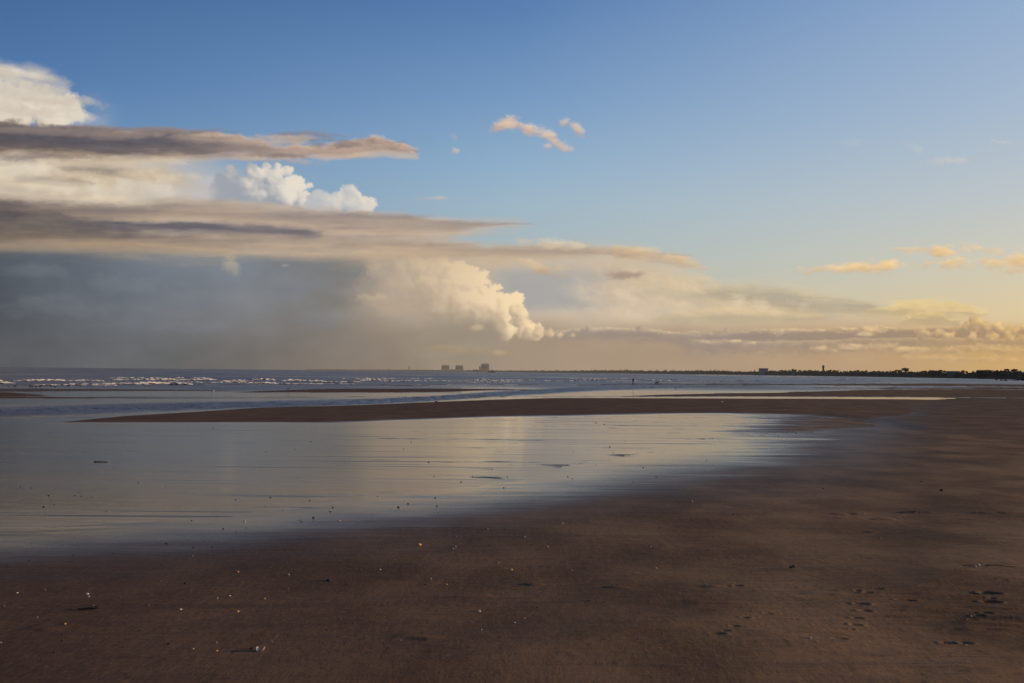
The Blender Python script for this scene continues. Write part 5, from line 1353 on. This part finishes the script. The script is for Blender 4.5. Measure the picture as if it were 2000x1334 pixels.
for u, v, w_, c_, lab in [
    (170, 1182, 9, 'white', 'larger of the touching pair of white shells at lower left'), (172.5, 1188.5, 6, 'white', 'smaller of the touching pair of white shells at lower left'),
    (33, 1179, 6, 'white', 'small white shell close to the left edge'), (352, 1223, 8, 'white', 'single white pebble with a dark shadow at lower left'),
    (464, 1231, 8, 'orange', 'rusty orange pebble right of the single white pebble at lower left'), (126, 1255, 8, 'orange', 'round orange-tan pebble alone at the far lower left'),
    (72, 1239, 6, 'grey', 'grey pebble between the dark wrack and the left edge'), (181, 1211, 7, 'brown', 'reddish pebble just above the dark wrack at lower left'),
    (464, 1134, 8, 'orange', 'orange-brown pebble with a left shadow in the middle left sand'), (563, 1143, 7, 'grey', 'grey pebble right of the orange-brown one in the middle left sand'),
    (448, 1190, 7, 'pale', 'pale pebble, upper of the two left of the bottom middle'), (423, 1196, 7, 'grey', 'grey pebble with dark shadow, lower left of a pale one'),
    (516, 1199, 6, 'orange', 'small orange pebble right of the pale and grey ones'), (818, 1077, 13, 'orange', 'biggest bright orange pebble with a long shadow, below the pool'),
    (889, 1082.5, 7, 'grey', 'upper of two grey pebbles lying together right of the bright orange one'), (884, 1087, 8, 'grey', 'lower of two grey pebbles lying together right of the bright orange one'),
    (1024, 1063, 7, 'grey', 'grey pebble at the end of a dark groove in the sand below the pool'), (1099, 1034, 8, 'pale', 'pale pebble on damp sand below the right half of the pool'),
    (951, 1044, 8, 'brown', 'brown pebble above the bright orange one, to its right'), (998, 1139, 9, 'orange', 'orange-tipped pebble in the centre of the sand'),
    (972, 1120, 7, 'grey', 'grey pebble just above the orange-tipped one in the centre'), (841, 1158, 7, 'pale', 'pale pebble above a dark one left of the bottom centre'),
    (935, 1239, 10, 'pale', 'cream pebble with shadow in the lower centre sand'), (1004, 1270, 7, 'pale', 'pale pebble in the lower centre, right of the cream one'),
    (939, 1286, 7, 'grey', 'grey pebble under the cream one in the lower centre'), (1897, 1271, 7, 'white', 'bright white pebble among the dark streaks at lower right'),
    (1912, 1154, 8, 'pale', 'right pale pebble at the end of a dark twig on the right'), (1905, 1158, 9, 'pale', 'left pale pebble beside the dark twig on the right'),
    (1582, 1318, 9, 'pale', 'pale pebble at the bottom right between two footprint trails'), (1886, 1332, 7, 'orange', 'small orange pebble touching the bottom edge at right'),
    (1839, 972, 11, 'dark', 'black stone standing out on the sand at upper right'), (1800, 951, 5, 'dark', 'small dark stone up and left of the black stone at right'),
    (1351, 989, 7, 'pale', 'pale pebble right of the pool on plain sand'), (478, 1020, 6, 'pale', 'pale speck at the near edge of the pool, left half'),
    (663, 1021, 6, 'orange', 'orange speck at the near edge of the pool, centre left'), (376, 1325, 6, 'pale', 'pale pebble left of the big shell at the bottom edge'),
    (422, 1332, 8, 'orange', 'tan pebble touching the bottom edge left of the big shell'), (325, 1068, 8, 'dark', 'dark reddish stone below the pool at left'),
    (362, 1159, 9, 'dark', 'dark flat stone in the middle left sand'), (642, 1159, 14, 'dark', 'long dark flat stone left of the centre'),
    (121, 1299, 8, 'dark', 'dark stone at the lower left, below another dark one'), (121, 1283, 7, 'dark', 'dark stone at the lower left, above another dark one'),
    (105, 1330, 8, 'dark', 'dark stone at the bottom edge near the left corner'), (831, 1171, 7, 'dark', 'dark pebble under a pale one left of the bottom centre'),
    (492, 1327, 12, 'dark', 'dark stone just left of the big shell at the bottom edge'), (329, 1311, 9, 'dark', 'dark flat stone near the bottom edge at left'),
    (1718, 1078, 6, 'grey', 'grey pebble in the upper right sand above a dark patch'), (1327, 1208, 6, 'grey', 'grey pebble beside dark streaks right of centre'),
    (1280, 1142, 7, 'orange', 'orange pebble right of centre above the dark streaks'), (1409, 787.8, 7, 'pale', 'pale stone with dark shadow on the long sand bar'),
    (852, 787, 7, 'dark', 'round black lump on the upper edge of the long sand bar')]:
    pebble(u, v, w_, c_, lab, G)
for u, v, w_ in [(95, 968, 6), (85, 990, 7), (146, 968, 5), (159, 969, 4), (180, 972, 4), (270, 943, 5), (40, 951, 4), (106, 986, 5), (460, 976, 5), (528, 972, 6), (605, 978, 5), (650, 992, 6), (645, 1001, 6), (612, 1014, 9), (589, 1022, 5), (374, 1017, 5), (607, 863, 4), (416, 836, 4), (436, 1035, 6),
                (837, 903, 5), (788, 877, 4), (803, 864, 4), (850, 974, 6), (853, 991, 6), (778, 993, 8), (797, 986, 6), (900, 942, 5), (848, 931, 4), (923, 931, 4), (984, 954, 5), (991, 932, 4), (1109, 932, 4), (1256, 915, 5), (1191, 873, 5), (1164, 826, 4), (1180, 829, 4), (1555, 847, 5), (1520, 853, 4), (1380, 901, 4)]:
    pebble(u, v, w_ * .85, 'dark', 'small dark speck of stone on the shining wet sand of the pool', 'dark specks on the shining pool sand')
for k in range(34):
    u = rp.uniform(20, 1500); v0 = float(v_near(u)); v = rp.uniform(max(840, v0 - 150), v0 + 30)
    pebble(u, v, rp.uniform(2.0, 3.2), 'dark', 'small dark speck of stone on the shining wet sand of the pool', 'dark specks on the shining pool sand')
for u, v, c_ in [(375, 1095, 'brown'), (324, 1140, 'dark'), (562, 1175, 'grey'), (270, 1274, 'dark'), (182, 1312, 'dark'), (422, 1309, 'pale'), (530, 1309, 'grey'), (598, 1259, 'brown'), (637, 1280, 'dark'), (660, 1300, 'dark'), (87, 1172, 'brown'), (289, 1212, 'brown'), (891, 1059, 'grey'), (1069, 1086, 'orange'), (704, 1133, 'brown'), (742, 1133, 'pale'), (677, 1169, 'dark'), (872, 1171, 'orange'), (989, 1227, 'grey'), (1024, 1259, 'orange'), (1117, 1142, 'grey'), (1270, 1091, 'grey'), (1150, 1221, 'dark'), (1049, 1233, 'dark'), (1170, 1259, 'grey'), (659, 1300, 'dark'), (1245, 1320, 'dark'), (1608, 963, 'dark'), (1432, 1019, 'dark'), (1674, 1128, 'grey'), (7, 1211, 'brown'), (0, 1302, 'grey')]:
    pebble(u, v, rp.uniform(4.5, 6.5), c_, {'dark': 'small dark pebble half sunk in the dull damp sand', 'brown': 'small brown pebble lying on the dull damp sand', 'grey': 'small grey pebble lying on the dull damp sand', 'pale': 'small pale pebble lying loose on the dull damp sand', 'orange': 'small orange pebble lying loose on the dull damp sand'}[c_], 'small ' + c_ + ' pebbles on the dull sand')
cnt = {'dark': 60, 'brown': 22, 'grey': 22}
for c_, n_ in cnt.items():
    for k in range(n_):
        u = rp.uniform(0, 1990) if c_ != 'dark' else 1300 * rp.random() ** 1.3; v = rp.uniform(float(v_near(u)) + 20, 1332)
        if v < 900: continue
        pebble(u, v, rp.uniform(2.4, 4.6), c_, {'dark': 'small dark pebble half sunk in the dull damp sand', 'brown': 'small brown pebble lying on the dull damp sand', 'grey': 'small grey pebble lying on the dull damp sand'}[c_], 'small ' + c_ + ' pebbles on the dull sand')

# open shell at the bottom edge
p = ground(508, 1333); s_ = 19 / px_m(p.y) / 2
r = empty('cockle_shell', (p.x, p.y, sand_z(p.x, p.y)))
for side in (-1, 1):
    bm = bmesh.new(); ringv = []
    for i in range(9):
        q = i / 8
        row = []
        for j in range(25):
            a = math.pi * (j / 24) ; rib = 1 + .05 * math.cos(j * math.pi)
            row.append(bm.verts.new((side * (.15 + s_ * 0) * 0 + side * s_ * (.12 + .75 * math.sin(q * 1.45) * (.5 + .5 * math.sin(a))), math.cos(a) * s_ * q * rib * .9, s_ * (.12 + .95 * math.sin(a) * q * (1 - .25 * q)) * rib)))
        ringv.append(row)
    for a_, b_ in zip(ringv, ringv[1:]):
        for j in range(24):
            bm.faces.new((a_[j], a_[j + 1], b_[j + 1], b_[j]))
    bmesh.ops.remove_doubles(bm, verts=bm.verts[:], dist=1e-5); bmesh.ops.recalc_face_normals(bm, faces=bm.faces[:])
    me = bpy.data.meshes.new('shell_valve'); bm.to_mesh(me); bm.free()
    o = link('shell_valve', me, PM['white'] if side < 0 else PM['pale'], r); sd_ = o.modifiers.new('t', 'SOLIDIFY'); sd_.thickness = s_ * .07
tag(r, 'open pale shell, the largest one, at the bottom edge left of centre', 'shell')

# stick in the pool, twig on the right, wrack
def stick(u0, u1, v, rad_px, label, name, mat, bend=.02, dv=0.0):
    a = ground(u0, v); b_ = ground(u1, v + dv); m_ = px_m(a.y); r_ = rad_px / m_
    z = [max(0, sand_z(q.x, q.y)) + r_ * .7 for q in (a, b_)]
    L_ = b_.x - a.x
    pts = [(a.x + L_ * t, lerp(a.y, b_.y, t) + bend * math.sin(t * 5), lerp(z[0], z[1], t) + abs(bend) * .3 * math.sin(t * 3.1)) for t in np.linspace(0, 1, 9)]
    o = MB().tube(pts, [r_ * (1 - .5 * t) * (1 + .15 * math.sin(t * 17)) for t in np.linspace(0, 1, 9)], 7).build(name, mat, None, True)
    return tag(o, label, 'driftwood')
stick(183, 211, 902.5, .9, 'short dark stick lying in the left part of the pool', 'driftwood_stick', ROCK)
stick(1925, 1984, 1156, .9, 'thin dark twig lying on the sand at the right', 'driftwood_twig', BARK, .03, 2.5)
stick(1882, 1906, 1154, .8, 'short dark twig left of the two pale pebbles at right', 'driftwood_twig', BARK, .02, 1)
def wrack(u, v, wpx, label, seed):
    p = ground(u, v); m_ = px_m(p.y); w_ = wpx / m_ / 2; rs = random.Random(seed)
    mb = MB()
    for k in range(11):
        x = rs.uniform(-1, 1) * w_ * .7; y = rs.uniform(-.4, .4) * w_ * .5; pts = [Vector((x, y, .008))]
        a = rs.uniform(-.5, .5)
        for j in range(5):
            a += rs.uniform(-.6, .6); pts.append(pts[-1] + Vector((math.cos(a) * w_ * .2, math.sin(a) * w_ * .14, rs.uniform(-.004, .012))))
        mb.tube(pts, [.003, .006, .008, .007, .005, .003], 5)
    o = mb.build('seaweed', ROCK, None, True); o.location = (p.x, p.y, sand_z(p.x, p.y) + .006)
    tag(o, label, 'seaweed')
wrack(163, 1222, 42, 'black straggle of seaweed at the lower left', 3)
wrack(1545, 1150, 13, 'dark strand of seaweed on the right of the sand', 4)
